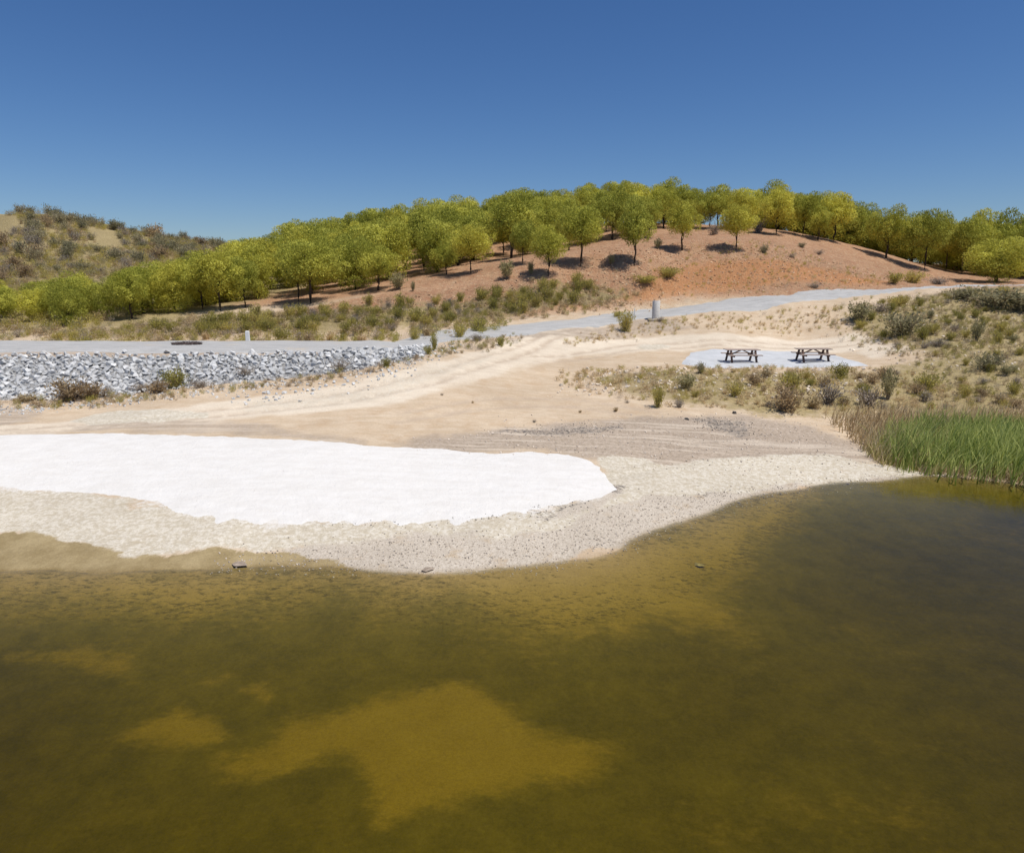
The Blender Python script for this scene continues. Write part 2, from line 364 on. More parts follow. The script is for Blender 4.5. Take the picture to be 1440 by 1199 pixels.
g = NT('road_gravel')
n1 = g.noise(.5, 4, .6); n3 = g.noise(22, 4, .75)
c = g.mix(g.ss(.3, .7, g.noise(1.6, 5, .65, vec=g.mapped((.4, 2.2, 1), rot=(0, 0, .12)))), (.44, .43, .40), (.58, .565, .53))
c = g.mix(g.ss(.35, .75, n3), g.mix(1., c, (.8, .8, .82), 'MULTIPLY'), c)
c = g.mix(g.ss(.6, .75, n1), c, (.50, .45, .38))
g.col(c); g.nrm(g.bump(n3, .6, .03)); M_road = g.m

g = NT('crushed_stone_pad')
n3 = g.noise(26, 4, .75)
c = g.mix(g.ss(.3, .7, g.noise(1.2, 5, .6)), (.55, .56, .555), (.66, .665, .655))
c = g.mix(g.ss(.35, .75, n3), g.mix(1., c, (.85, .85, .87), 'MULTIPLY'), c)
g.col(c); g.nrm(g.bump(n3, .4, .02)); M_pad = g.m

# water: a clear surface with a mirror share by angle, and an olive absorbing body
g = NT('lake_water')
g.n.remove(g.b)
n1 = g.noise(1.3, 4, .6, vec=g.mapped((.5, 1.1, 1))); n2 = g.noise(6.5, 4, .6, vec=g.mapped((.55, 1.3, 1)))
bm_ = g.bump(n2, .16, .02, g.bump(n1, .14, .06))
fr = g.n.new('ShaderNodeFresnel'); fr.inputs[0].default_value = 1.333; g.l.new(bm_, fr.inputs['Normal'])
gl = g.n.new('ShaderNodeBsdfGlossy'); gl.inputs['Roughness'].default_value = .06; g.l.new(bm_, gl.inputs['Normal'])
tr = g.n.new('ShaderNodeBsdfTransparent'); tr.inputs[0].default_value = (.97, .98, .96, 1)
mx = g.n.new('ShaderNodeMixShader'); g.l.new(fr.outputs[0], mx.inputs[0]); g.l.new(tr.outputs[0], mx.inputs[1]); g.l.new(gl.outputs[0], mx.inputs[2])
g.l.new(mx.outputs[0], g.out.inputs['Surface'])
va = g.n.new('ShaderNodeVolumeAbsorption'); va.inputs['Color'].default_value = (.73, .712, .0, 1); va.inputs['Density'].default_value = 1.2
g.l.new(va.outputs[0], g.out.inputs['Volume']); M_water = g.m

def foliage(name, ca, cb, cc=None, trans=.35, nscale=1.5):
    g = NT(name)
    sh = g.attr('shade'); r_ = g.rnd(); n_ = g.noise(nscale, 3, .6)
    f_ = g.mth('MULTIPLY_ADD', sh, .6, g.mth('MULTIPLY', n_, .4))
    c = g.mix(g.ss(.2, .8, f_), ca, cb)
    if cc: c = g.mix(g.mth('MULTIPLY', g.ss(.35, 1., r_), .75), c, g.mix(g.ss(.2, .8, f_), cc, cb))
    c = g.mix(1., c, g.mix(r_, (.80, .82, .84), (1.16, 1.14, 1.12)), 'MULTIPLY')
    g.col(c); g.b.inputs['Roughness'].default_value = .75; g.b.inputs['Specular IOR Level'].default_value = .15
    tl = g.n.new('ShaderNodeBsdfTranslucent'); g.l.new(c, tl.inputs[0])
    m2 = g.n.new('ShaderNodeMixShader'); m2.inputs[0].default_value = trans
    g.l.new(g.b.outputs[0], m2.inputs[1]); g.l.new(tl.outputs[0], m2.inputs[2]); g.l.new(m2.outputs[0], g.out.inputs['Surface'])
    return g.m
M_pine = foliage('pine_needles', (.31, .32, .045), (.72, .69, .13), (.46, .41, .065), .34)
M_olive = foliage('grey_green_leaves', (.30, .275, .13), (.52, .46, .25), None, .35)
M_scrub = foliage('olive_scrub_leaves', (.31, .28, .07), (.60, .52, .14), (.50, .39, .15), .42)
M_maquis = foliage('dark_scrub_leaves', (.24, .22, .11), (.42, .375, .22), (.38, .32, .21), .35)
M_grey = foliage('dry_grey_twigs', (.30, .25, .20), (.48, .42, .35), (.36, .28, .19), .3)
M_dry = foliage('straw_grass', (.48, .36, .19), (.72, .58, .36), (.58, .45, .24), .4)
M_rust = foliage('brown_dry_bush', (.32, .22, .12), (.50, .37, .21), (.38, .30, .17), .35)
M_reed = foliage('green_reed_leaves', (.28, .36, .07), (.78, .80, .27), (.40, .42, .12), .5, .6)
M_yreed = foliage('yellow_green_reeds', (.38, .36, .11), (.68, .60, .27), (.36, .27, .10), .5, .6)
M_mat = foliage('dark_dry_mat', (.10, .075, .07), (.17, .13, .12), None, .1)
def plain(name, ca, cb, sc_=8, bump=.4, dist=.02, rough=.85):
    g = NT(name); n_ = g.noise(sc_, 5, .65); sh = g.attr('shade'); r_ = g.rnd()
    c = g.mix(g.ss(.3, .7, n_), ca, cb)
    c = g.mix(1., c, g.mix(r_, (.8, .8, .8), (1.15, 1.15, 1.15)), 'MULTIPLY')
    c = g.mix(1., c, g.mix(sh, (1., 1., 1.), (1.45, 1.42, 1.38)), 'MULTIPLY')
    g.col(c); g.nrm(g.bump(n_, bump, dist)); g.b.inputs['Roughness'].default_value = rough; return g.m
M_bark = plain('pine_bark', (.045, .03, .02), (.10, .07, .05), 14, .8, .04)
M_rock = plain('pale_quarry_stone', (.45, .45, .44), (.61, .61, .60), 5, .6, .04)
M_stone = plain('brown_field_stone', (.26, .20, .15), (.44, .36, .28), 6, .6, .03)
M_pebble = plain('shore_pebble', (.40, .34, .275), (.58, .51, .43), 6, .4, .02)
M_ostone = plain('ochre_rubble', (.36, .22, .13), (.62, .45, .29), 4, .6, .03)
M_dstone = plain('dark_slate_stone', (.09, .085, .08), (.20, .18, .16), 6, .6, .03)
M_wood = plain('weathered_brown_wood', (.11, .065, .05), (.19, .12, .09), 20, .3, .005)
M_plank = plain('sunlit_weathered_plank', (.34, .26, .21), (.46, .37, .31), 20, .3, .005)  # weathered wood, its colour lightened to carry sunlight on tabletop and seats
M_conc = plain('concrete', (.52, .50, .46), (.66, .64, .60), 9, .3, .01)
M_concb = plain('sandy_concrete', (.58, .50, .40), (.68, .60, .50), 9, .3, .01)
M_white = plain('white_painted_post', (.74, .72, .68), (.82, .81, .78), 9, .1, .005)

# ------------------------------------------------------------------ ground sheet with its zones
WA = (fbm(XX * .9, YY * .9, 91, 4) - .5); WB = (fbm(XX * .9, YY * .9, 97, 4) - .5)
def wgt(L, blur, world=False, inset=0, warp=1.1):
    pg = L if world else poly(L)
    return sstep(-blur, blur, sdf(XX + WA * warp * 1.3, YY + WB * warp, pg) + inset)
nn_w = fbm(XX * .12, YY * .12, 11, 3)
RED = [(360,448),(440,430),(560,408),(700,388),(850,368),(950,345),(1000,330),(1100,334),(1160,345),(1240,365),(1340,388),(1300,398),(1200,402),(1000,412),(900,428),(800,440),(700,449),(560,440),(480,460)]
w_red = np.maximum(np.maximum(wgt(RED, 3.5), wgt([(-60,300),(26,304),(22,322),(4,345),(-60,350)], 1.5)), sstep(56, 66, YY) * sstep(-40, -18, XX) * .9)
w_or = wgt([(860,425),(900,400),(980,368),(1080,365),(1180,380),(1270,397),(1200,402),(1000,413)], 2.5) * .85
w_scr = np.maximum.reduce([wgt([(180,470),(300,445),(430,437),(560,428),(700,412),(850,402),(900,410),(860,430),(700,452),(600,460),(500,470)], 3) * .8,
        sstep(-16, -36, XX - (YY - 60) * .25) * sstep(46, 60, YY) * 1.0, sstep(0, 1, .5 * np.ones_like(XX)) * sstep(46, 50, YY) * sstep(62, 56, YY) * sstep(0, -10, XX) * .7,
        wgt([(1120,590),(1000,575),(900,560),(800,530),(900,520),(1000,520),(1220,520),(1300,500),(1200,470),(1180,440),(1320,412),(1500,400),(1600,500),(1600,590),(1440,585)], 1.8) * .72])
w_grey = np.maximum.reduce([wgt([(560,625),(640,606),(720,600),(860,590),(1050,582),(1150,598),(1250,640),(1150,668),(1000,690),(900,650),(850,648),(760,635),(650,640)], .9) * .85,
        wgt([(90,600),(180,588),(330,592),(420,606),(520,618),(520,632),(330,612),(110,606)], .5) * .6,
        wgt([(-200,572),(0,572),(60,575),(60,590),(0,600),(-200,600)], .6) * .6,
        wgt([(640,505),(700,487),(720,470),(900,447),(960,450),(980,462),(900,474),(820,482),(800,472),(730,478)], .9) * .65,
        sstep(CR0 - 2.5, CR0 - 1.5, YY) * sstep(CR1 + 1.5, CR1, YY) * sstep(-3, -7, XX) * 1.2])
TOE = [(-200,563),(0,563),(60,562),(150,556),(220,550),(300,541),(380,533),(450,525),(520,516),(560,508),(600,497),(606,490)]
TOPL = [(606,486),(560,493),(450,497),(300,500),(150,502),(0,503),(-200,504)]
w_rock = wgt(TOE + TOPL, .35)
w_pale = np.maximum.reduce([wgt([(-300,650),(0,683),(100,690),(250,718),(400,735),(560,737),(700,727),(850,700),(850,640),(930,650),(1040,640),(1180,640),(1330,665),(1230,676),(1150,681),(1090,692),(1000,715),(900,742),(820,745),(700,768),(560,770),(400,770),(290,768),(240,783),(160,783),(120,770),(60,753),(0,750),(-300,745)], .7),
        wgt([(110,590),(150,580),(220,576),(290,580),(300,587),(200,592),(130,597)], .5) * 1.05, wgt([(890,490),(900,484),(940,484),(935,491)], .5) * .75,
        wgt([(300,560),(500,535),(640,500),(720,478),(740,482),(700,520),(600,555),(480,580),(330,590)], 1.8) * .42])
w_chip = np.maximum(wgt([(380,772),(560,755),(700,757),(800,738),(860,715),(930,700),(1090,684),(1230,671),(1320,662),(1370,672),(1300,674),(1150,685),(1040,712),(950,744),(870,778),(760,805),(600,812),(420,806)], .35) * .85,
        wgt([(740,725),(820,700),(860,680),(900,690),(830,728)], .4) * .7)
w_dark = np.maximum.reduce([wgt([(670,608),(760,602),(880,595),(885,604),(840,612),(760,614)], .3) * .62, wgt([(955,590),(1000,585),(1060,596),(1070,610),(1030,612)], .3) * .62,
        wgt([(860,680),(890,682),(885,694),(868,692)], .15) * .7, wgt([(740,715),(825,703),(828,712),(750,728)], .2) * .5, wgt([(980,692),(1010,690),(1020,700),(985,702)], .2) * .5,
        wgt([(700,640),(560,640),(760,624),(900,612),(1100,600),(1130,640),(900,640)], .8) * .33, wgt([(700,560),(960,575),(1000,620),(640,625)], 1.0) * .1])
w_wet = wgt([(-500,745),(-200,748),(0,752),(60,752),(120,771),(160,783),(240,784),(290,769),(380,775),(460,792),(560,812),(560,840),(0,850),(-500,850)], .42)
SAND = [(-420,598),(-200,604),(0,612),(140,609),(250,612),(400,618),(480,622),(520,627),(600,630),(660,636),(700,638),(740,635),(800,640),(830,648),(850,665),(866,688),(845,700),(820,704),(760,715),
        (700,727),(640,734),(560,737),(480,736),(420,737),(340,733),(290,730),(250,718),(190,700),(100,692),(50,690),(0,683),(-200,668),(-420,660)]
w_whi = wgt(SAND, .9) * sstep(22.5, 20.5, YY)
w_trk = np.maximum(wgt([(-60,604),(150,586),(330,562),(480,540),(620,508),(700,486),(750,468),(800,461),(850,456),(810,472),(780,492),(700,530),(560,566),(400,585),(200,600),(-60,616)], .8),
    wgt([(760,480),(900,474),(1000,468),(1200,468),(1290,490),(1230,505),(1200,494),(1000,490),(900,494),(800,502),(730,515)], .8) * .9)
def pline(L):
    q = np.array(poly(L)); d = np.full(XX.shape, 1e9)
    for (ax, ay), (bx_, by_) in zip(q, q[1:]):
        ex, ey = bx_ - ax, by_ - ay; t = np.clip(((XX - ax) * ex + (YY - ay) * ey) / (ex * ex + ey * ey), 0, 1); d = np.minimum(d, np.hypot(XX - ax - t * ex, YY - ay - t * ey))
    return d
w_rut = np.zeros_like(XX)
for L in ([(-60,608),(150,594),(330,573),(480,553),(620,522),(700,496),(760,472),(820,460)], [(-60,613),(150,600),(330,583),(480,566),(620,537),(710,507),(775,478),(840,460)], [(560,580),(680,560),(800,560),(900,575),(960,583)], [(560,592),(690,572),(800,571),(880,582)],
          [(730,500),(900,484),(1000,478),(1200,478),(1280,492)], [(760,508),(900,490),(1000,484),(1200,485)], [(870,668),(1000,640),(1140,632)], [(880,655),(1000,628),(1120,620)], [(900,643),(1000,616),(1100,608)]):
    w_rut = np.maximum(w_rut, np.exp(-(pline(L) / .28) ** 2))
H -= w_rut * .05
WX = (fbm(XX * .55, YY * .55, 81, 4) - .5) * 1.0; WY = (fbm(XX * .55, YY * .55, 87, 4) - .5) * 1.0
def wgtb(L, blur): return sstep(-blur, blur, sdf(XX + WX, YY + WY, poly(L)))
w_alg = 1 - np.maximum.reduce([
    wgtb([(-400,790),(0,790),(600,795),(900,745),(1090,680),(1150,675),(1110,740),(1000,850),(1040,900),(900,880),(780,905),(640,865),(560,850),(480,830),(350,850),(250,870),(180,865),(100,860),(0,860),(-400,860)], 2.3) * .9,
    wgtb([(140,1032),(215,1005),(250,985),(300,1015),(320,1040),(260,1045)], .5) * .8, wgtb([(0,920),(130,905),(210,920),(205,960),(160,950),(60,935)], .35) * .6,
    wgtb([(305,1068),(385,1045),(410,1015),(470,1005),(540,985),(640,962),(690,985),(740,1035),(850,1062),(800,1100),(720,1110),(620,1140),(560,1150),(535,1095),(510,1060),(470,1050),(410,1080),(340,1092)], .8),
    wgtb([(285,945),(335,930),(350,935),(300,950)], .3) * .7, wgtb([(330,960),(380,952),(395,975),(385,990)], .3) * .7,
    wgtb([(900,1130),(1100,1080),(1440,1120),(1400,1199),(1000,1199)], 1.2) * .4, wgtb([(1180,1030),(1380,1040),(1440,1080),(1300,1090)], .7) * .35, wgtb([(1100,850),(1440,880),(1440,960),(1150,930)], 1.5) * .3,
    wgtb([(0,1100),(300,1100),(700,1199),(0,1199)], 1.5) * .3])
w_alg = np.where(YY < 6, .8, w_alg)
w_alg = np.maximum(w_alg, wgtb([(25,885),(90,868),(180,870),(225,885),(200,900),(120,908),(50,905)], .5) * .95)
w_alg = np.minimum(w_alg, 1 - .28 * sstep(9, 16, XX))
ny, nx = XX.shape
idx = np.arange(nx * ny).reshape(ny, nx)
fq = np.stack([idx[:-1, :-1], idx[:-1, 1:], idx[1:, 1:], idx[1:, :-1]], -1).reshape(-1, 4)
gr = make_mesh('ground', np.stack([XX, YY, H], -1).reshape(-1, 3), fq, [M_ground], True,
    dict(w_red=w_red, w_orange=w_or, w_grey=w_grey, w_pale=w_pale, w_dark=w_dark, w_scrub=w_scr, w_wet=w_wet, w_algae=w_alg, w_chip=w_chip, w_rock=w_rock, w_track=w_trk, w_rut=w_rut, w_white=w_whi))
tag(gr, kind='structure')

def drape(name, pg, mat, thick, slope, step, label_kind='structure', nz=.15, nzs=1.2, seed=50, base_drop=.06, feather=None):
    """a layer of loose material: real thickness in the middle, feathering into the ground at an uneven edge"""
    pa = np.array(pg); x0, y0 = pa.min(0) - .8; x1, y1 = pa.max(0) + .8
    ax = np.arange(x0, x1, step); ay = np.arange(y0, y1, step); X, Y = np.meshgrid(ax, ay)
    s_ = sdf(X, Y, pg) + (fbm(X * nzs, Y * nzs, seed, 4) - .5) * 2 * nz * (feather(Y) if feather else 1)
    keep = s_ > -base_drop / slope - step * 2
    z = height(X, Y) + np.clip(s_ * slope, -base_drop, thick) + (fbm(X * 1.1, Y * 1.1, seed + 9, 3) - .5) * .03 * sstep(0, .6, s_)
    id_ = np.arange(X.size).reshape(X.shape)
    ok = keep[:-1, :-1] & keep[1:, 1:] & keep[:-1, 1:] & keep[1:, :-1]
    q = np.stack([id_[:-1, :-1], id_[:-1, 1:], id_[1:, 1:], id_[1:, :-1]], -1)[ok]
    used, inv = np.unique(q, return_inverse=True)
    v_ = np.stack([X, Y, z], -1).reshape(-1, 3)[used]
    o = make_mesh(name, v_, inv.reshape(-1, 4), [mat], True); tag(o, kind=label_kind); return o

drape('beach_sand', poly(SAND), M_sand, .045, .045, .05, feather=lambda Y: 1 + 4 * sstep(20.5, 17.5, Y), nz=.12, seed=50, nzs=2.6)
DAMS = hit(560, 478)
rf = [pz(u, v, z)[:2] for u, v, z in ROADF]; rn = [pz(u, v, z)[:2] for u, v, z in ROADN]
road_poly = [(-110, CR1 - .3), (-9.5, CR1 - .3), (-8.0, 44.8)] + list(rf) + [(45, 72), (62, 74), (62, 68), (44, 66)] + list(rn)[::-1] + [(-4.6, 42.5), (-5.6, 39.2), (-8, 37.9), (-110, 37.9)]
drape('road', road_poly, M_road, .05, .12, .2, nz=.25, seed=60, nzs=.8)
PAD = [(962,506),(972,496),(1000,491),(1050,492),(1120,494),(1165,497),(1200,507),(1222,515),(1150,517),(1050,517),(985,517),(960,512)]
pd_ = drape('gravel_pad', poly(PAD), M_pad, .05, .15, .12, nz=.12, seed=70)

# the lake: a closed body of water
wx0, wx1, wy0, wy1 = -900, 900, -1500, 57
wv = [(wx0,wy0,0),(wx1,wy0,0),(wx1,wy1,0),(wx0,wy1,0),(wx0,wy0,-20),(wx1,wy0,-20),(wx1,wy1,-20),(wx0,wy1,-20)]
wo = make_mesh('water', wv, [(0,1,2,3),(7,6,5,4),(0,4,5,1),(1,5,6,2),(2,6,7,3),(3,7,4,0)], [M_water]); tag(wo, kind='structure')

# ------------------------------------------------------------------ stones
def hull_rock(seed, flat=.6, npt=13):
    import bmesh
    r = random.Random(seed); bm = bmesh.new()
    for i in range(npt):
        p = Vector((r.gauss(0, 1), r.gauss(0, 1), r.gauss(0, 1))).normalized() * r.uniform(.75, 1)
        bm.verts.new((p.x * .5, p.y * .5 * r.uniform(.75, 1), p.z * .5 * flat))
    res = bmesh.ops.convex_hull(bm, input=bm.verts)
    for v_ in [x for x in bm.verts if not x.link_faces]: bm.verts.remove(v_)
    bmesh.ops.triangulate(bm, faces=bm.faces)
    bm.verts.index_update()
    V = np.array([v_.co[:] for v_ in bm.verts]); Fc = np.array([[v_.index for v_ in f_.verts] for f_ in bm.faces]); bm.free()
    return V, Fc
ROCKS = [hull_rock(100 + i, random.Random(i).uniform(.45, .85)) for i in range(12)]
ROCK_ME = [make_mesh('boulder', V, Fc, [M_rock], link=False, attrs={'shade': np.full(len(V), (i % 4) / 4)}) for i, (V, Fc) in enumerate(ROCKS)]
from mathutils import Euler
def rock_cloud(name, pts, sizes, mat, seed=1, tilt=.5, shade=None):
    r = np.random.default_rng(seed); VV, FF, SS = [], [], []; k_ = 0
    for (x, y, z), s_ in zip(pts, sizes):
        V, Fc = ROCKS[r.integers(len(ROCKS))]
        E = np.array(Euler((r.normal(0, tilt), r.normal(0, tilt), r.uniform(0, 6.28))).to_matrix())
        VV.append((V * s_) @ E.T + (x, y, z)); FF.append(Fc + k_); k_ += len(V); SS.append(np.full(len(V), r.random() ** 1.5))
    return make_mesh(name, np.concatenate(VV), np.concatenate(FF), [mat], attrs={'shade': np.concatenate(SS)})
# riprap on the dam face
TOE = [(-200,563),(0,563),(60,562),(150,556),(220,550),(300,541),(380,533),(450,525),(520,516),(560,508),(600,497),(606,490)]
rip = np.array(poly(TOE) + poly(TOPL))
rip[[0, -1]] -= (10, 0)
x0, y0 = rip.min(0); x1, y1 = rip.max(0)
cand = np.c_[rng.uniform(x0, x1, 45000), rng.uniform(y0, y1, 45000)]
sdr = sdf(cand[:, 0], cand[:, 1], rip)
cand = cand[sdr + rng.normal(0, .25, len(cand)) > 0]
szs = .12 + .33 * rng.random(len(cand)) ** 3.0
ordr = np.argsort(-szs); keep = []; cell = {}
for i in ordr:
    if len(keep) >= 6500: break
    x, y = cand[i]; kx, ky = int(x // .6), int(y // .6); ok = True
    for a in (-1, 0, 1):
        for b in (-1, 0, 1):
            for j in cell.get((kx + a, ky + b), ()):
                if (cand[j][0] - x) ** 2 + (cand[j][1] - y) ** 2 < ((szs[i] + szs[j]) * .34) ** 2: ok = False
    if ok: keep.append(i); cell.setdefault((kx, ky), []).append(i)
big = [i for i in keep if abs(cand[i][0]) < cand[i][1] * .76][:300]; bs = set(big)
for n_, i in enumerate(big):
    x, y = cand[i]; s_ = szs[i]
    o = bpy.data.objects.new('boulder', ROCK_ME[n_ % 12]); C.objects.link(o)
    o.location = (x, y, float(height(x, y)) + s_ * .17); o.scale = (s_ * 1.12,) * 3
    o.rotation_euler = (rng.normal(0, .45) + .2, rng.normal(0, .45), rng.uniform(0, 6.28))
    tag(o, 'large pale grey quarry boulder in the stone facing of the dam', 'boulder', 'large boulders facing the dam')
rest = [i for i in keep if i not in bs]
rp = cand[rest]; rz = height(rp[:, 0], rp[:, 1]) + szs[rest] * .14
o = rock_cloud('rubble', np.c_[rp, rz], szs[rest] * 1.1, M_rock, 3); tag(o, 'smaller grey rubble packed between the boulders of the dam face', 'rubble', kind='stuff')

def scatter(pgs, count, world=False, edge=0., seed=0):
    """random points in polygons with ground heights"""
    r = np.random.default_rng(seed); out = []
    for pg in pgs:
        pa = np.array(pg if world else poly(pg)); a, b = pa.min(0), pa.max(0); m = 0
        got = []
        while sum(len(q) for q in got) < count:
            q = np.c_[r.uniform(a[0], b[0], count), r.uniform(a[1], b[1], count)]
            q = q[sdf(q[:, 0], q[:, 1], pa) + r.normal(0, edge + 1e-6, len(q)) > 0]; got.append(q)
            m += 1
            if m > 60: break
        out.append(np.concatenate(got)[:count])
    p = np.concatenate(out); return np.c_[p, height(p[:, 0], p[:, 1])]
def stones(name, pgs, count, smin, smax, mat, label, seed, edge=.3, pw=3):
    p = scatter(pgs, count, edge=edge, seed=seed); r = np.random.default_rng(seed + 1); s_ = smin + (smax - smin) * r.random(len(p)) ** pw
    p[:, 2] += s_ * .12
    o = rock_cloud(name, p, s_, mat, seed); tag(o, label, name, kind='stuff'); return o
stones('pebbles', [[(300,790),(560,755),(700,757),(800,738),(860,715),(930,700),(1090,684),(1230,671),(1340,662),(1300,674),(1150,684),(1040,710),(950,740),(870,774),(760,800),(600,808),(420,802),(300,803)]],
       5200, .015, .08, M_pebble, 'brown and pale pebbles strewn along the waterline', 11)
stones('shore_gravel', [[(560,640),(700,600),(880,588),(1080,582),(1180,610),(1280,650),(1100,668),(900,660),(830,640),(700,636)]],
       2400, .02, .12, M_pebble, 'brown gravel scattered on the upper shore right of the white sand', 13, .8, 4)
stones('white_stones', [[(770,560),(820,520),(900,516),(1010,519),(1240,520),(1200,560),(1000,560),(900,550)]], 900, .05, .32, M_concb, 'pale stones scattered on the bank below the picnic tables', 17, .6, 3)
stones('hillside_stones', [[(780,440),(900,400),(980,360),(1090,345),(1200,372),(1290,396),(1100,408),(950,420)], [(480,440),(700,400),(950,350),(1000,340),(900,400),(640,445)]], 2600, .05, .30, M_ostone, 'loose stones scattered over the red cut slope', 19, 1.5, 3)
stones('slope_stones', [[(1180,470),(1240,440),(1330,415),(1460,420),(1500,540),(1300,540),(1230,500)]], 700, .05, .26, M_concb, 'pale stones scattered on the right hand slope', 23, 1., 3)
stones('toe_gravel', [[(-100,572),(0,570),(110,564),(300,545),(520,520),(600,500),(610,506),(530,525),(320,552),(100,576),(0,584),(-100,585)]], 1500, .03, .2, M_rock, 'grey stones fallen along the foot of the dam', 29, .3, 3)
stones('verge_stones', [[(540,500),(600,484),(660,482),(650,500),(590,514),(540,520)],[(300,560),(520,525),(600,508),(560,535),(330,572)]], 260, .04, .3, M_rock, 'pale stones thinning out where the dam ends', 37, .4, 3)
stones('dark_gravel', [[(670,608),(760,602),(880,595),(885,604),(840,612),(760,614)],[(955,590),(1000,585),(1060,596),(1070,610),(1030,612)]], 330, .02, .08, M_dstone, 'dark gravel strewn in patches on the upper shore', 31, .35, 3)
stones('sand_debris', [[(100,650),(250,640),(500,660),(800,650),(850,680),(700,722),(400,732),(250,705)],[(740,716),(825,702),(835,712),(750,728)],[(560,738),(740,722),(700,730),(420,742)]], 110, .02, .07, M_dstone, 'small dark debris lying on and beside the white sand', 33, .2, 3)
def lone_stone(u, v, wpx, label, mat=M_dstone, flat=1., seed=0, sink=.1, name='stone'):
    p = hit(u, v); s_ = wpx / scale_at(p); V, Fc = ROCKS[seed % 12]
    o = make_mesh(name, V * (s_, s_ * .7, s_ * .6 * flat), Fc, [mat]); o.location = (p[0], p[1], p[2] + s_ * sink)
    o.rotation_euler.z = seed * .7; tag(o, label, 'stone'); return o
lone_stone(1033, 581, 13, 'dark flat stone at the foot of the bank below the right picnic table', seed=2)
lone_stone(966, 590, 11, 'dark grey stone left of the flat one on the upper shore gravel', seed=3)
lone_stone(1192, 681, 7, 'small brown stone standing in the shallows near the reeds', M_stone, seed=4)
lone_stone(336, 795, 40, 'long grey slab lying at the waterline on the left', M_stone, .14, 8, .05)
lone_stone(600, 803, 34, 'pale brown slab at the waterline below the white sand', M_stone, .25, 1, .05)
lone_stone(982, 796, 24, 'long pale stone lying under the shallow water', M_stone, .5, 8, .08)

# ------------------------------------------------------------------ blades, leaves, shrubs
def blades(base, hgt, wid, lean_dir, lean, r, seg=3):
    """tapering bent blades; all inputs per blade"""
    n_ = len(base); t = np.linspace(0, 1, seg)
    side = r.uniform(0, 2 * np.pi, n_); sx = np.c_[np.cos(side), np.sin(side), np.zeros(n_)]
    ld = np.c_[np.cos(lean_dir), np.sin(lean_dir), np.zeros(n_)]
    V = []
    for i, tt in enumerate(t):
        c_ = base + np.c_[np.zeros((n_, 2)), hgt * tt * (1 - .25 * lean * tt)] + ld * (hgt * lean * tt ** 1.7)[:, None]
        w_ = (wid * (1 - tt * .85))[:, None] * .5
        if i < seg - 1: V += [c_ - sx * w_, c_ + sx * w_]
        else: V += [c_]
    m = len(V); V = np.stack(V, 1).reshape(-1, 3); Fc = []
    o_ = np.arange(n_)[:, None] * m
    for i in range(seg - 2): Fc += [o_ + [[2 * i, 2 * i + 1, 2 * i + 3]], o_ + [[2 * i, 2 * i + 3, 2 * i + 2]]]
    Fc.append(o_ + [[2 * (seg - 2), 2 * (seg - 2) + 1, m - 1]])
    return V, np.concatenate(Fc), m
def leaf_tris(pos, dirs, ln, wd, r, nn=None):
    n_ = len(pos); rv = r.normal(size=(n_, 3)) * (.35 if nn is not None else 1) + (nn if nn is not None else 0); s_ = np.cross(dirs, rv); s_ /= np.linalg.norm(s_, axis=1)[:, None] + 1e-9
    V = np.stack([pos - s_ * wd[:, None] * .5, pos + s_ * wd[:, None] * .5, pos + dirs * ln[:, None]], 1).reshape(-1, 3)
    return V, np.arange(n_ * 3).reshape(-1, 3)
def join(parts):
    VV, FF, k_ = [], [], 0
    for V, Fc in parts: VV.append(V); FF.append(Fc + k_); k_ += len(V)
    return np.concatenate(VV), np.concatenate(FF)
def shrub_parts(seed, h=1., w_=1., nst=14, nleaf=700, lsz=.07, open_=.5, up=.7):
    """unit bush: (stems V,F), (leaves V,F,shade)"""
    r = np.random.default_rng(seed); mb = MB(); L, Dr, S_ = [], [], []
    for i in range(nst):
        a = r.uniform(0, 6.28); rad = r.uniform(.1, 1) ** .7; tip = np.array([math.cos(a) * rad * w_ * .5, math.sin(a) * rad * w_ * .5, h * r.uniform(.65, 1.0) * (1 - .35 * rad * rad)])
        mid = tip * (.45, .45, .55) + r.normal(0, .03, 3); b = np.array([math.cos(a), math.sin(a), 0]) * .05 * w_
        mb.tube([tuple(b), tuple(mid), tuple(tip)], [.014 * w_, .009 * w_, .003], 4)
        m = nleaf // nst; t = r.uniform(open_ * .6, 1.03, m)[:, None]
        c_ = np.where(t < .55, b + (mid - b) * t / .55, mid + (tip - mid) * (t - .55) / .45)
        sp_ = r.normal(0, .085, (m, 3)) * w_ * (1.1 - .3 * t)
        L.append(c_ + sp_); d_ = sp_ / (np.linalg.norm(sp_, axis=1)[:, None] + 1e-6) * .6 + np.array([0, 0, up]) + r.normal(0, .35, (m, 3)); Dr.append(d_ / np.linalg.norm(d_, axis=1)[:, None])
        S_.append(np.full(m, r.random()))
    L = np.concatenate(L); Dr = np.concatenate(Dr); S_ = np.concatenate(S_); L[:, 2] = np.maximum(L[:, 2], .01)
    V, Fc = leaf_tris(L, Dr, lsz * r.uniform(.7, 1.6, len(L)), lsz * r.uniform(.4, .8, len(L)), r)
    return mb, (V, Fc, np.repeat(S_, 3))
KINDS = {}
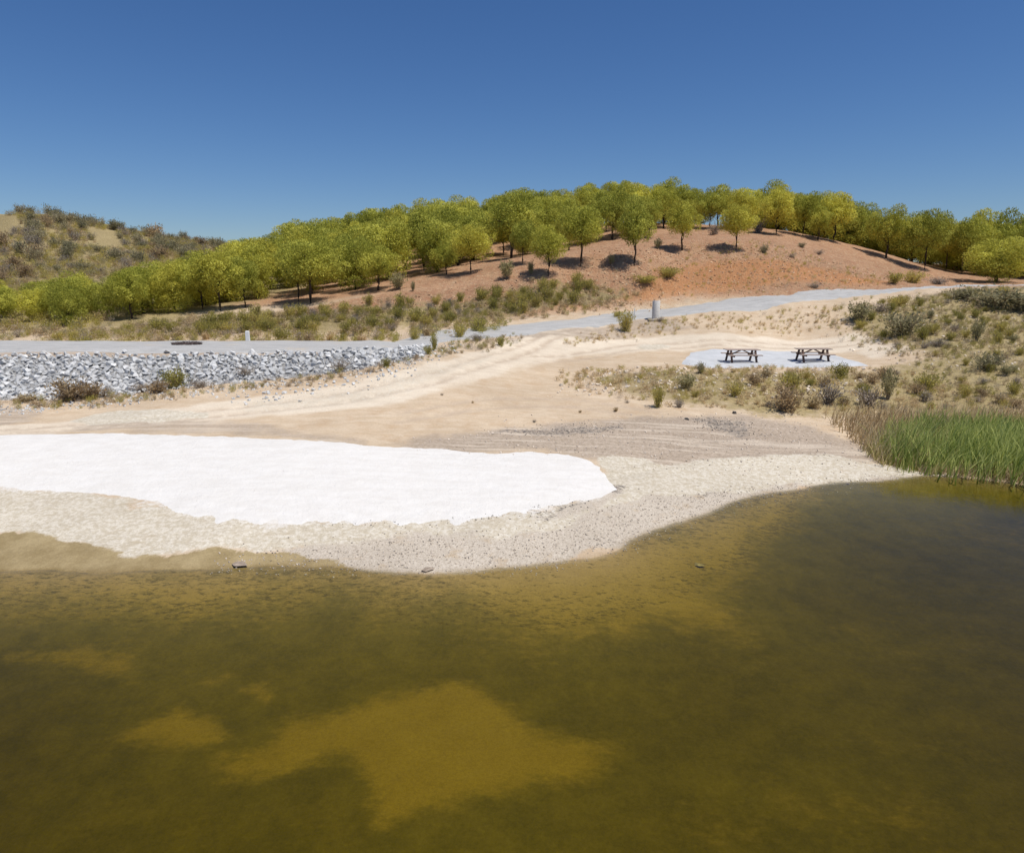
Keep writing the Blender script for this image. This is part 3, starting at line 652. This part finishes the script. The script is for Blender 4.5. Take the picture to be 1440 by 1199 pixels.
def kind(key, name, mat, cat, nvar=4, stemmat=None, **kw):
    L = []
    for i in range(nvar):
        mb, (V, Fc, S_) = shrub_parts(hash(key) % 1000 if False else sum(map(ord, key)) + i * 31, **kw)
        fm = make_mesh('foliage', V, Fc, [mat], attrs={'shade': S_}, link=False)
        sm = bpy.data.meshes.new('stems'); sm.from_pydata(mb.v, [], mb.f); sm.update(); sm.materials.append(stemmat or M_grey)
        # the one-mesh variant for bushes too small to show their stems
        quads = [f_ for f_ in mb.f if len(f_) == 4]; q = np.array(quads); tri = np.concatenate([q[:, [0, 1, 2]], q[:, [0, 2, 3]]])
        V2, F2 = join([(V, Fc), (np.array(mb.v), tri)])
        one = make_mesh(name, V2, F2, [mat, stemmat or M_grey], attrs={'shade': np.r_[S_, np.full(len(mb.v), .3)]}, link=False, mat_idx=np.r_[np.zeros(len(Fc)), np.ones(len(tri))])
        L.append((fm, sm, one, (V, Fc, S_)))
    KINDS[key] = (name, L, cat)
kind('scrub', 'shrub', M_scrub, 'shrub', 5, h=1, w_=1.15, nst=22, nleaf=1100, lsz=.075, open_=.2, up=1.6)
kind('maquis', 'shrub', M_maquis, 'shrub', 4, h=.85, w_=1.25, nst=20, nleaf=900, lsz=.08, open_=.2)
kind('olive', 'shrub', M_olive, 'shrub', 3, h=1, w_=.95, nst=18, nleaf=900, lsz=.08)
kind('grey', 'dry_shrub', M_grey, 'dry shrub', 4, h=.8, w_=1.2, nst=30, nleaf=420, lsz=.07, open_=.15)
kind('rust', 'dry_shrub', M_rust, 'dry shrub', 3, h=.9, w_=1.2, nst=24, nleaf=800, lsz=.09, open_=.1)
kind('dry', 'grass_tuft', M_dry, 'grass tuft', 3, h=.8, w_=1.0, nst=26, nleaf=420, lsz=.12, open_=.1, stemmat=M_dry)
cnt = [0]
def put_shrub(key, p, h, label, group=None, parts=False, wid=None):
    name, L, cat = KINDS[key]; cnt[0] += 1; fm, sm, one, _ = L[cnt[0] % len(L)]
    w_ = wid or h * random.uniform(.85, 1.25); rz = random.uniform(0, 6.28)
    z = p[2] - .03
    if parts:
        o = empty(name, (p[0], p[1], z), rz)
        for nm, me in (('foliage', fm), ('stems', sm)):
            c_ = bpy.data.objects.new(nm, me); C.objects.link(c_); c_.parent = o
    else:
        o = bpy.data.objects.new(name, one); C.objects.link(o); o.location = (p[0], p[1], z); o.rotation_euler.z = rz
    o.scale = (w_, w_, h); tag(o, label, cat, group); return o
def shrub_px(key, u, v, hpx, wpx, label, parts=False, group=None):
    p = hit(u, v); s_ = scale_at(p); return put_shrub(key, p, hpx / s_, label, group, parts, wpx / s_)
# bushes one can tell apart: (kind, u, v at the foot, height px, width px, label, parts)
for a in [
 ('rust',100,562,36,56,'large brown dry bush at the foot of the dam, farthest left of the tall ones',1),
 ('rust',128,560,28,40,'brown dry bush touching the right side of the large one at the dam foot',1),
 ('grey',148,557,20,24,'small grey twiggy bush right of the two brown bushes at the dam foot',0),
 ('dry',40,563,14,40,'low straw coloured tuft left of the large brown bush at the dam foot',0),
 ('rust',222,552,22,34,'reddish brown rounded bush at the dam foot, in the middle of its row',1),
 ('scrub',248,545,32,40,'olive upright bush behind the reddish brown one at the dam foot',1),
 ('grey',283,545,18,30,'grey twiggy bush at the right end of the row at the dam foot',1),
 ('grey',200,551,18,30,'grey brown bush left of the reddish brown one at the dam foot',0),
 ('grey',345,528,20,26,'grey twiggy bush low on the dam face right of the marker post',1),
 ('grey',478,522,24,30,'grey brown sparse bush growing among the boulders mid face',1),
 ('scrub',543,516,16,14,'small green bush at the foot of the boulders near their right end',0),
 ('scrub',602,498,14,14,'small dark green bush where the boulders end',0),
 ('scrub',611,493,26,12,'tall thin green bush at the end of the dam beside the gravel road',0),
 ('scrub',645,475,22,22,'olive bush on the near verge where the road bends',1),
 ('grey',672,479,14,30,'grey brown low bush on the near verge right of the bend',0),
 ('scrub',704,486,15,16,'small olive bush between the gravel road and the dirt track',0),
 ('scrub',880,466,32,24,'tall olive bush beside the gravel road left of the concrete cylinder',1),
 ('scrub',868,446,10,20,'small olive bush on the far verge left of the concrete cylinder',0),
 ('grey',928,452,10,14,'small dark grey weed against the base of the concrete cylinder',0),
 ('maquis',987,525,20,16,'dark green weed on the left front corner of the picnic pad',0),
 ('olive',965,548,26,34,'bushy green plant on the bank left below the picnic pad',1),
 ('scrub',925,573,36,20,'tall thin olive bush at the foot of the bank left of the tables',1),
 ('grey',955,573,20,18,'grey brown bush right of the tall thin one at the bank foot',0),
 ('scrub',978,558,12,14,'tiny yellow green plant on the bank below the left table',0),
 ('rust',1106,578,46,48,'brown bush at the foot of the bank below the right picnic table',1),
 ('scrub',1112,548,28,40,'olive bush on the bank between the two picnic tables',1),
 ('grey',1165,568,44,40,'grey bush on the bank below the right end of the picnic pad',1),
 ('grey',1220,572,40,44,'grey brown spreading bush on the bank right of the picnic pad',1),
 ('olive',1248,562,50,26,'tall dark green bush on the bank right of the picnic pad',1),
 ('scrub',1183,532,24,30,'yellow green bush just in front of the right end of the picnic pad',1),
 ('grey',1300,565,24,26,'grey bush on the bank above the left end of the reeds',1),
 ('scrub',1302,548,26,36,'olive bush behind the grey one above the reeds',1),
 ('olive',1210,452,30,40,'broad green bush left on the slope behind the picnic tables',1),
 ('grey',1238,438,16,30,'grey bush behind the broad green one on the right slope',0),
 ('maquis',1270,472,46,52,'largest dark bush on the right slope above the dirt track',1),
 ('scrub',1262,430,16,30,'olive bush behind the largest dark one on the right slope',0),
 ('grey',1320,487,16,30,'low rounded grey bush on the right slope by the track edge',1),
 ('scrub',1297,478,22,24,'yellow olive bush left of the low rounded grey one',0),
 ('scrub',1312,470,18,20,'yellow olive bush above the low rounded grey one',0),
 ('grey',1343,466,16,20,'small grey bush high on the right slope',0),
 ('olive',1373,480,34,22,'upright grey green bush on the right slope near the picture edge',1),
 ('maquis',1388,520,30,40,'dark olive bush above the reeds near the picture edge',1),
 ('maquis',1400,432,34,70,'wide dark green thicket at the top of the right slope',1),
 ('maquis',1435,436,34,60,'dark green thicket at the right picture edge top of the slope',1),
 ('maquis',1356,420,22,40,'dark bush by the far end of the gravel road',1),
 ('scrub',1258,398,16,26,'bright green bush at the right foot of the red slope',1),
 ('scrub',1284,398,18,34,'olive bush right of the bright green one at the red slope foot',1),
 ('grey',1318,400,14,34,'grey bush on the far verge where the road disappears',0),
 ('grey',1146,405,12,20,'grey green bush at the foot of the red slope beside the road',0),
 ('maquis',1074,356,14,12,'small dark green bush alone on the red slope right of the lone pines',0),
 ('maquis',1128,348,9,10,'small green bush high on the red slope',0),
 ('grey',1113,362,8,12,'small grey green bush below the high one on the red slope',0),
 ('grey',1152,358,10,14,'small grey bush on the right part of the red slope',0),
 ('olive',714,392,28,26,'silvery bush among the shadows at the edge of the pines',1),
 ('olive',746,386,20,14,'small pale green bush right of the silvery one at the pine edge',0),
 ('olive',560,407,26,30,'silvery grey bush right of the lone pine on the left tree edge',1),
 ('olive',581,410,16,8,'thin upright green bush on the red ground at the tree edge',0),
 ('olive',860,372,16,14,'small green bush left of the round pine, in its shadow',0),
 ('olive',925,350,16,14,'small green bush left of the pine standing free on the red slope',0),
 ('grey',1005,330,22,22,'grey bush beneath the pines on the hilltop left of the bright one',1),
 ('grey',1066,328,30,22,'grey bush behind the small bright pine on the hilltop',1),
 ('scrub',940,388,14,34,'yellow green bush on the red slope below the free standing pines',1),
 ('scrub',905,398,12,40,'low yellow olive bush on the red slope left of the yellow green one',1),
 ('scrub',940,390,11,24,'low bush behind the yellow green one',0),
]: shrub_px(a[0], a[1], a[2], a[3], a[4], a[5], bool(a[6]))
# the dark dry mat on the gravel edge of the dam
p = hit(263, 485); r_ = np.random.default_rng(5); n_ = 900; a_ = r_.uniform(0, 6.28, n_); q_ = r_.random(n_) ** .5
bp = np.c_[p[0] + np.cos(a_) * q_ * .85, p[1] + np.sin(a_) * q_ * .55, np.zeros(n_)]; bp[:, 2] = height(bp[:, 0], bp[:, 1]) + .02
V, Fc, m_ = blades(bp, r_.uniform(.1, .26, n_), np.full(n_, .05), r_.uniform(0, 6.28, n_), r_.uniform(.3, 1.2, n_), r_)
o = make_mesh('dry_shrub', V - np.array(p), Fc, [M_mat], attrs={'shade': np.repeat(r_.random(n_), m_)}); o.location = p
tag(o, 'flat dark brown mat of dead weed on the gravel edge of the dam', 'dry shrub')

AVOID = [np.array(poly(L)) for L in ([(-60,300),(26,304),(22,322),(4,345),(-60,350)], [(120,322),(165,325),(175,350),(140,352)], [(300,355),(335,360),(330,372),(290,366)], [(560,452),(580,452),(572,476),(548,476)], [(590,425),(610,425),(600,445),(580,445)], [(450,452),(480,456),(470,474),(440,474)])]
def bare(x, y): return any(float(sdf(np.array([x]), np.array([y]), a)[0]) > 0 for a in AVOID)
# bushes by zone
def zone(key_w, pg, count, hmin, hmax, label, group, seed, mind=.8, world=False):
    p = scatter([pg], count * 3, world=world, edge=.5, seed=seed); r = random.Random(seed); got = []
    keys = list(key_w)
    for x, y, z in p:
        if len(got) >= count: break
        if bare(x, y) or any((x - a) ** 2 + (y - b) ** 2 < mind ** 2 for a, b in got): continue
        got.append((x, y)); key = r.choice(keys); h = r.uniform(hmin, hmax)
        if key == 'grey': h *= .75
        lb = {'scrub': 'olive green', 'maquis': 'dark green', 'olive': 'grey green', 'grey': 'dry grey', 'rust': 'dry brown', 'dry': 'straw coloured'}[key]
        put_shrub(key, (x, y, z), h, f'{lb} {KINDS[key][2]} {label}', f'{lb} {group}')
def cloud(pg, count, hmin, hmax, keys, name, label, seed, world=False, edge=.8, mats=None):
    """ground cover too dense to count: many small bushes in one mesh"""
    p = scatter([pg], count, world=world, edge=edge, seed=seed); r = np.random.default_rng(seed + 5)
    VV, FF, SS, MI, k_ = [], [], [], [], 0; mlist = []
    for (x, y, z) in p:
        if bare(x, y): continue
        key = keys[r.integers(len(keys))]; L = KINDS[key][1]; V, Fc, S_ = L[r.integers(len(L))][3]
        sel = slice(0, (len(Fc) // 2) * 1); nF = len(Fc); pick = np.sort(r.choice(nF, max(60, nF // 4), replace=False)); idx_ = Fc[pick].ravel()
        h = r.uniform(hmin, hmax); a = r.uniform(0, 6.28); ca, sa = math.cos(a), math.sin(a); w_ = h * r.uniform(1., 1.6)
        v_ = V[idx_]; v_ = np.c_[(v_[:, 0] * ca - v_[:, 1] * sa) * w_, (v_[:, 0] * sa + v_[:, 1] * ca) * w_, v_[:, 2] * h]
        v_ = v_ + (x, y, z); VV.append(v_); m = len(idx_) // 3; FF.append(np.arange(m * 3).reshape(-1, 3) + k_); k_ += m * 3; SS.append(S_[idx_])
        mt = KINDS[key][1][0][0].materials[0]
        if mt not in mlist: mlist.append(mt)
        MI.append(np.full(m, mlist.index(mt)))
    o = make_mesh(name, np.concatenate(VV), np.concatenate(FF), mlist, attrs={'shade': np.concatenate(SS)}, mat_idx=np.concatenate(MI))
    tag(o, label, 'ground cover', kind='stuff'); return o
zone(['scrub'] * 5 + ['grey'], [(200,474),(330,447),(430,440),(560,430),(660,425),(780,405),(850,400),(850,418),(760,440),(640,458),(520,470)], 85, .7, 1.35, 'on the slope between the gravel road and the pines', 'bushes between road and pines', 41)
zone(['maquis', 'grey', 'grey', 'rust', 'maquis'], [(0,400),(0,330),(60,306),(150,322),(260,338),(330,346),(250,375),(120,390)], 110, 1.2, 2.8, 'on the scrubby ridge at the left', 'bushes on the left ridge', 42, 1.5)
zone(['scrub', 'grey', 'olive', 'scrub'], [(1180,440),(1330,412),(1440,420),(1460,480),(1440,560),(1330,560),(1290,500),(1200,462)], 60, .35, .8, 'on the right hand slope', 'bushes on the right slope', 43, .7)
zone(['scrub', 'grey', 'rust', 'dry'], [(1000,540),(1240,525),(1300,545),(1440,560),(1440,575),(1250,580),(1080,580),(1000,560)], 32, .4, .8, 'on the bank below the picnic pad', 'bushes on the bank', 44, .6)
zone(['scrub', 'scrub', 'grey', 'dry'], [(-44, 44.6), (-4, 45.5), (-2, 50), (-6, 55), (-44, 55)], 42, .7, 1.3, 'on the far verge of the dam road', 'bushes on the far verge of the dam', 53, .9, world=True)
cloud([(-60, 44.2), (-7, 44.4), (-2, 47.5), (0, 52), (-4, 56), (-60, 56)], 900, .25, .8, ['scrub', 'scrub', 'dry', 'grey'], 'verge_scrub', 'low olive scrub right behind the dam road', 54, world=True, edge=.3)
zone(['dry', 'grey'], [(600,560),(760,545),(900,570),(860,590),(700,596),(640,580)], 6, .15, .3, 'on the bare dirt above the white sand', 'tufts on the bare dirt', 55, 1.)
cloud([(-150, 60), (-92, 60), (-85, 135), (-150, 140)], 1100, .6, 1.5, ['scrub', 'maquis', 'grey'], 'ridge_scrub', 'mixed scrub on the far left end of the ridge', 56, world=True)
# ridge-line bushes against the sky
for i, (u, v, h_) in enumerate([(28,301,12),(45,303,10),(72,305,14),(85,308,12),(104,310,9),(128,315,13),(142,318,10),(160,321,14),(170,324,12),(188,326,9),(205,329,9),(222,332,8),(240,334,8),(262,337,6),(282,340,5),(302,342,5)]):
    d = ray(u, v + 2); x = d[0] / d[1] * 133; put_shrub('maquis', (x, 133., float(height(x, 133.))), h_ / (F / 133) + .5, 'dark bush on the skyline of the left ridge', 'bushes on the ridge skyline', False, h_ * 1.5 / (F / 133))
cloud([(-330,470),(-300,360),(-200,300),(0,303),(100,310),(200,329),(300,343),(350,350),(330,400),(150,440),(120,474),(-200,474)], 5200, .5, 1.2, ['scrub', 'scrub', 'maquis', 'grey', 'rust'], 'scrub', 'low mixed scrub covering the left ridge', 45)
cloud([(60,476),(250,450),(430,440),(560,430),(660,425),(780,410),(850,402),(900,412),(860,432),(760,446),(640,460),(520,472),(300,476)], 1500, .25, .65, ['scrub', 'dry', 'dry', 'dry', 'grey'], 'low_scrub', 'low olive scrub between the gravel road and the pines', 46)
cloud([(1150,455),(1200,430),(1330,412),(1500,405),(1600,480),(1560,580),(1330,575),(1290,510),(1200,475)], 2600, .12, .42, ['scrub', 'dry', 'grey', 'dry'], 'slope_scrub', 'low dry scrub and grass on the right slope', 47)
cloud([(780,540),(800,520),(900,518),(1240,520),(1300,530),(1440,560),(1440,582),(1250,582),(1080,582),(960,570),(880,560)], 1000, .12, .40, ['dry', 'dry', 'dry', 'scrub', 'grey'], 'bank_grass', 'dry grass and weeds on the bank below the picnic pad', 48, edge=.4)
cloud([(790,486),(860,460),(960,448),(1180,430),(1200,450),(1000,462),(900,475)], 420, .1, .35, ['dry', 'dry', 'scrub', 'grey'], 'verge_grass', 'dry grass on the verge between gravel road and dirt track', 49, edge=.4)
cloud([(600,505),(640,482),(700,474),(760,470),(720,485),(650,500)], 150, .1, .4, ['dry', 'scrub', 'grey'], 'verge_weeds', 'weeds on the near verge where the road bends', 50, edge=.3)
cloud([(-100,566),(110,563),(300,545),(520,519),(600,500),(605,506),(530,524),(320,552),(100,574),(-100,578)], 260, .1, .4, ['dry', 'grey', 'scrub', 'rust'], 'toe_weeds', 'dry weeds along the foot of the dam', 51, edge=.25)
cloud([(850,425),(900,395),(1000,350),(1100,345),(1280,397),(1100,408),(950,420)], 650, .1, .4, ['dry', 'grey', 'dry', 'scrub'], 'slope_tufts', 'sparse dry tufts on the red cut slope', 52, edge=1.)

# ------------------------------------------------------------------ reeds
def reed_patch(name, pg, count, hfun, wid, mat, label, seed, edge=.3, lean=.38):
    p = scatter([pg], count, edge=edge, seed=seed); r = np.random.default_rng(seed)
    p[:, 2] = np.maximum(p[:, 2], -.3) - .05
    cl = fbm(p[:, 0] * .9, p[:, 1] * .9, seed, 3)
    h = hfun(p, r) * (.75 + .5 * cl)
    V, Fc, m_ = blades(p, h, wid * r.uniform(.6, 1.3, len(p)), r.normal(.3, 1.1, len(p)), np.abs(r.normal(lean, .15, len(p))), r, 4)
    o = make_mesh(name, V, Fc, [mat], attrs={'shade': np.repeat(np.clip(cl + r.normal(0, .42, len(p)), 0, 1), m_)}); tag(o, label, 'reeds', kind='stuff'); return o
reed_patch('reeds', [(1232,640),(1250,655),(1310,668),(1370,672),(1440,684),(1620,715),(1660,640),(1440,608),(1320,604),(1265,614)], 8500,
    lambda p, r: (.75 + .45 * sstep(11.5, 15, p[:, 0])) * r.uniform(.7, 1.1, len(p)), .048, M_reed, 'green reeds standing in the shallows at the right', 61)
reed_patch('dry_reeds', [(1180,600),(1215,636),(1240,655),(1270,658),(1300,640),(1330,615),(1440,600),(1620,610),(1620,578),(1440,580),(1220,586)], 4600,
    lambda p, r: (.35 + .5 * sstep(9, 14, p[:, 0])) * r.uniform(.6, 1.15, len(p)), .045, M_dry, 'straw coloured dry reeds behind and left of the green ones', 62, .6)

reed_patch('yellowing_reeds', [(1222,645),(1250,656),(1300,664),(1330,650),(1330,612),(1270,606),(1235,620)], 2400,
    lambda p, r: .75 * r.uniform(.6, 1.15, len(p)), .035, M_yreed, 'yellowing reeds where the green and the dry ones meet', 63)
reed_patch('reed_litter', [(1290,664),(1370,670),(1440,680),(1620,712),(1630,700),(1440,668),(1350,655)], 2600,
    lambda p, r: .4 * r.uniform(.5, 1.3, len(p)), .035, M_dry, 'dead straw stalks at the foot of the green reeds', 64, .2, .6)
# ------------------------------------------------------------------ pines
def pine_meshes(seed, R_=.42, trunk=.28, flat=1.0, mat=M_pine, name='crown', dens=1.):
    """unit-height pine: round puffy crown of needle tufts on a dark trunk with rising limbs"""
    r = np.random.default_rng(seed); zc = (trunk + 1) / 2 + .01; rz = (1 - trunk) / 2 * 1.0
    mb = MB(); bend = r.normal(0, .012, (5, 2))
    mb.tube([(0, 0, -.04), (bend[0][0] * .3, bend[0][1] * .3, .1), (bend[1][0], bend[1][1], trunk), (bend[2][0], bend[2][1], .55), (bend[3][0], bend[3][1], .85)], [.026, .021, .018, .012, .004], 8)
    npuff = int(34 * dens); L, Dr, S_, NN = [], [], [], []
    for i in range(npuff):
        t = (i + .5) / npuff; ph = i * 2.39996 + r.normal(0, .3); cz = 1 - 2 * t; cr = math.sqrt(max(0, 1 - cz * cz))
        k_ = r.uniform(.62, .86) if i % 4 else r.uniform(.2, .5)
        lo = (1.12 if trunk < .05 else .8) if cz < -.3 else 1.
        c_ = np.array([math.cos(ph) * cr * R_ * k_, math.sin(ph) * cr * R_ * k_, zc + cz * rz * k_ * lo * flat])
        if i % 3 == 0:
            zb = max(trunk * .92, c_[2] - .16); mb.tube([(0, 0, zb), tuple(c_ * (.5, .5, 0) + (0, 0, zb + (c_[2] - zb) * .6)), tuple(c_)], [.010, .006, .002], 5)
        pr = R_ * r.uniform(.24, .42); m = int(300 * (pr / (R_ * .31)) ** 2)
        d_ = r.normal(size=(m, 3)) + np.array([0, 0, .35]); d_ /= np.linalg.norm(d_, axis=1)[:, None]
        rad = pr * (1 - .45 * r.random(m) ** 2.2)[:, None] * r.uniform(.92, 1.1, m)[:, None]
        L.append(c_ + d_ * rad * (1, 1, .8)); q = d_ * .35 + r.normal(0, .55, (m, 3)) + np.array([0, 0, .3]); Dr.append(q / np.linalg.norm(q, axis=1)[:, None]); NN.append(d_)
        S_.append(np.clip(r.normal(.5, .22) + r.normal(0, .15, m), 0, 1))
    L = np.concatenate(L); Dr = np.concatenate(Dr); S_ = np.concatenate(S_)
    V, Fc = leaf_tris(L, Dr, r.uniform(.020, .042, len(L)), r.uniform(.011, .022, len(L)), r, np.concatenate(NN))
    cm = make_mesh(name, V, Fc, [mat], attrs={'shade': np.repeat(S_, 3)}, link=False)
    tm = bpy.data.meshes.new('trunk'); tm.from_pydata(mb.v, [], mb.f); tm.update(); tm.materials.append(M_bark); tm.polygons.foreach_set('use_smooth', [True] * len(tm.polygons))
    return tm, cm
PINES = [pine_meshes(200 + i, *a) for i, a in enumerate([(.44, .24, 1.), (.42, .20, 1.), (.46, .26, .95), (.40, .18, 1.), (.45, .14, 1.), (.43, .22, 1.05)])]
PINEX = [pine_meshes(240 + i, .46, -.03, 1.) for i in range(3)]        # branched to the ground
OLIVET = pine_meshes(260, .45, .2, .9, M_olive)
placed = []
def pine(p, h, label, group=None, me=None, wid=1.0, name='pine_tree', cat='pine tree'):
    tm, cm = me or PINES[len(placed) % len(PINES)]
    o = empty(name, (p[0], p[1], p[2] - .02), random.uniform(0, 6.28)); o.scale = (h * wid, h * wid, h)
    for nm, m_ in (('trunk', tm), ('crown', cm)):
        c_ = bpy.data.objects.new(nm, m_); C.objects.link(c_); c_.parent = o
    tag(o, label, cat, group); placed.append((p[0], p[1])); return o
def pine_px(u, v, vtop, wpx, label, me=None, **kw):
    p = hit(u, v); s_ = scale_at(p); h = (v - vtop) / s_
    return pine(p, h, label, me=me, wid=wpx / s_ / (h * .95), **kw)
for i, a in enumerate([
 (310,437,353,76,'leftmost pine with a bare trunk, above the slope behind the dam'),
 (345,433,364,56,'slim pine just right of the leftmost bare trunked one'),
 (437,427,340,86,'tall broad pine at the wood front left of the rounded edge pine'),
 (420,424,352,50,'pine left behind the tall broad one'),
 (532,409,343,62,'rounded pine at the wood edge with shadow on red soil left of silvery bush'),
 (628,386,346,38,'small pine at the wood edge left of the rounded mid wood pine'),
 (662,385,319,60,'rounded pine at the middle of the wood edge with a dark shadow'),
 (771,388,321,56,'lowest pine on the red slope, small and round'),
 (817,374,292,66,'tall pine second from the lowest one on the red slope'),
 (892,374,282,64,'tall round pine in the centre of the red slope'),
 (861,337,276,58,'pine behind and left of the tall round central one'),
 (959,352,288,55,'neat umbrella shaped pine standing free on the red slope'),
 (1035,352,290,54,'small bright pine standing alone on the right of the red slope'),
 (1091,331,271,50,'pine on the hilltop right of the small bright one, bare trunk showing'),
 (1129,332,275,42,'narrow pine on the hilltop next to the edge of the red slope'),
 (1172,340,275,60,'broad dark pine right of the narrow hilltop one'),
 (1150,338,290,40,'small pine between the narrow hilltop pine and the broad dark one'),
 (1246,363,297,60,'pine at the crest of the red slope right of the grey green tree'),
 (1300,379,298,66,'large pine where the red slope comes down to the saddle'),
 (1400,396,334,80,'bushy pine branched to the ground at the right above the road end'),
 (1352,385,310,56,'pine left behind the bushy one at the right'),
 (1380,383,300,60,'tall pine behind the bushy one at the right'),
 (1425,388,300,64,'tall pine at the right picture edge'),
 (800,352,300,44,'pine between the two tall ones, higher up the red slope'),
 (735,372,312,46,'pine at the wood edge up left of the lowest pine'),
 (912,335,280,46,'pine behind the tall round central one on its right'),
 (1330,380,318,44,'small pine in the gap right of the large saddle pine'),
]): pine_px(*a, me=PINEX[0] if 'to the ground' in a[4] else None)
pine_px(1213, 330, 286, 44, 'grey green rounded tree behind the crest among the pines', me=OLIVET, name='olive_tree', cat='tree')
def wood(pg, spacing, hmin, hmax, label, group, seed, maxn, low=.35, world=False, mind=3.2):
    pa = np.array(pg if world else poly(pg)); a, b = pa.min(0), pa.max(0); r = random.Random(seed); k_ = 0
    rows = int((b[1] - a[1]) / spacing) + 1; cols = int((b[0] - a[0]) / spacing) + 1; cells = [(i, j) for i in range(rows) for j in range(cols)]
    for i, j in cells:
        x = a[0] + (j + .5 * (i % 2) + r.uniform(-.25, .25)) * spacing; y = a[1] + (i + r.uniform(-.25, .25)) * spacing
        if float(sdf(np.array([x]), np.array([y]), pa)[0]) < 0: continue
        if any((x - q[0]) ** 2 + (y - q[1]) ** 2 < mind ** 2 for q in placed): continue
        if k_ >= maxn: break
        k_ += 1; pine((x, y, float(height(x, y))), r.uniform(hmin(x), hmax(x)) if callable(hmin) else r.uniform(hmin, hmax), label, group, me=PINEX[r.randrange(3)] if r.random() < low else None, wid=r.uniform(.9, 1.12))
HP = lambda u, v, Y: py(u, v, Y)[:2]
wood([HP(380,428,63), HP(530,405,67), HP(640,384,71), HP(700,376,73), HP(760,358,80), HP(850,342,84), HP(910,328,90), HP(985,325,95), HP(1060,325,93), HP(1060,320,106), HP(900,315,110), HP(700,328,112), HP(500,360,110), HP(380,380,100), HP(330,395,84)],
     4.4, 4.3, 6.4, 'pine in the dense wood covering the hill left of the summit', 'pines of the dense hill wood', 71, 260, low=.5, world=True, mind=2.8)
wood([HP(-80,462,56), HP(100,462,56), HP(290,445,60), HP(380,430,65), HP(340,400,80), HP(270,405,74), HP(150,430,66), HP(-80,445,62)],
     2.9, lambda x: 2.7 + 2.0 * float(sstep(-42, -22, x)), lambda x: 3.5 + 2.1 * float(sstep(-42, -22, x)), 'pine in the low bright green wood behind the dam', 'pines behind the dam', 72, 110, .95, world=True, mind=2.2)
wood([HP(1060,322,98), HP(1170,335,100), HP(1230,352,100), HP(1320,378,98), HP(1440,388,86), HP(1700,388,86), HP(1700,380,112), HP(1300,370,116), HP(1060,318,110)],
     3.2, 5.4, 7.0, 'pine in the wood beyond the crest and saddle at the right', 'pines beyond the crest at the right', 73, 130, 1.0, world=True, mind=2.6)
print('pines', len(placed), 'shrubs', cnt[0])

# ------------------------------------------------------------------ picnic tables
def picnic_table(u, v, rz, label):
    p = hit(u, v); t = empty('picnic_table', (p[0], p[1], p[2] + .03), rz); t['dummy'] = 0; del t['dummy']
    L = 2.0
    m = MB()
    for i in range(5): m.box((0, -.30 + i * .15, .735), (L, .138, .04))
    m.box((-.72, 0, .695), (.07, .70, .04)); m.box((.72, 0, .695), (.07, .70, .04)); m.build('tabletop', M_plank, t, bevel=.004)
    for s_ in (-1, 1):
        m = MB()
        for q in (-.072, .072): m.box((0, s_ * .67 + q, .455), (L, .135, .045))
        m.build('seat', M_plank, t, bevel=.004)
    for sx in (-1, 1):
        for sy in (-1, 1):
            m = MB(); m.beam((sx * .72, sy * .60, 0), (sx * .72, sy * .24, .675), .09, .12); m.build('leg', M_wood, t, bevel=.003)
        m = MB(); m.box((sx * .665, 0, .41), (.07, 1.56, .12)); m.build('crossbeam', M_wood, t, bevel=.003)
        m = MB(); m.beam((sx * .64, 0, .43), (sx * .06, 0, .695), .09, .06); m.build('brace', M_wood, t, bevel=.003)
    tag(t, label, 'picnic table', 'picnic tables on the pale pad'); return t
picnic_table(1042, 509.5, R(0.5), 'left of the two brown wooden picnic tables on the pale gravel pad')
picnic_table(1142, 508.5, R(-1), 'right of the two brown wooden picnic tables on the pale gravel pad')

# ------------------------------------------------------------------ concrete cylinder and posts
p = hit(922, 449); s_ = scale_at(p)
t = empty('concrete_well', (p[0], p[1], p[2]), 0)
m = MB(); m.box((.1, 0, -.03), (1.4, 1.0, .14)); m.build('base_slab', M_concb, t, bevel=.02)
hh, rr = 25 / s_ , 5.3 / s_
import bmesh
bm = bmesh.new(); prof = [(rr, .038), (rr, hh), (rr * .97, hh + .02), (rr * .78, hh + .02), (rr * .76, hh - .25), (0.001, hh - .25)]; NS = 32
rings = [[bm.verts.new((math.cos(2 * math.pi * j / NS) * a, math.sin(2 * math.pi * j / NS) * a, z)) for j in range(NS)] for a, z in prof]
for a, b in zip(rings, rings[1:]):
    for j in range(NS): bm.faces.new((a[j], a[(j + 1) % NS], b[(j + 1) % NS], b[j])).smooth = False
me = bpy.data.meshes.new('cylinder_wall'); bm.to_mesh(me); bm.free(); me.materials.append(M_conc); me.polygons.foreach_set('use_smooth', [True] * len(me.polygons))
o = bpy.data.objects.new('cylinder_wall', me); C.objects.link(o); o.parent = t
md = o.modifiers.new('split', 'EDGE_SPLIT'); md.split_angle = R(40)
tag(t, 'upright grey concrete cylinder on a slab beside the gravel road', 'concrete cylinder')
def marker(x, y, h, w_, label):
    t = MB(); t.v = []; z = 0
    k_ = w_ / 2
    t.tube([(0, 0, -.1), (0, 0, h * .92), (0, 0, h)], [k_ * 1.25, k_ * 1.2, k_ * .8], 4)
    o = t.build('marker_post', M_white, None); o.location = (x, y, float(height(x, y)) + .03); o.rotation_euler.z = R(45); tag(o, label, 'marker post'); return o
d = ray(348, 470); marker(d[0] / d[1] * 43.2, 43.2, .62, .24, 'short square white marker post on the far edge of the dam road')
q = hit(892, 447); marker(q[0], q[1], .68, .09, 'thin white marker post left of the concrete cylinder')
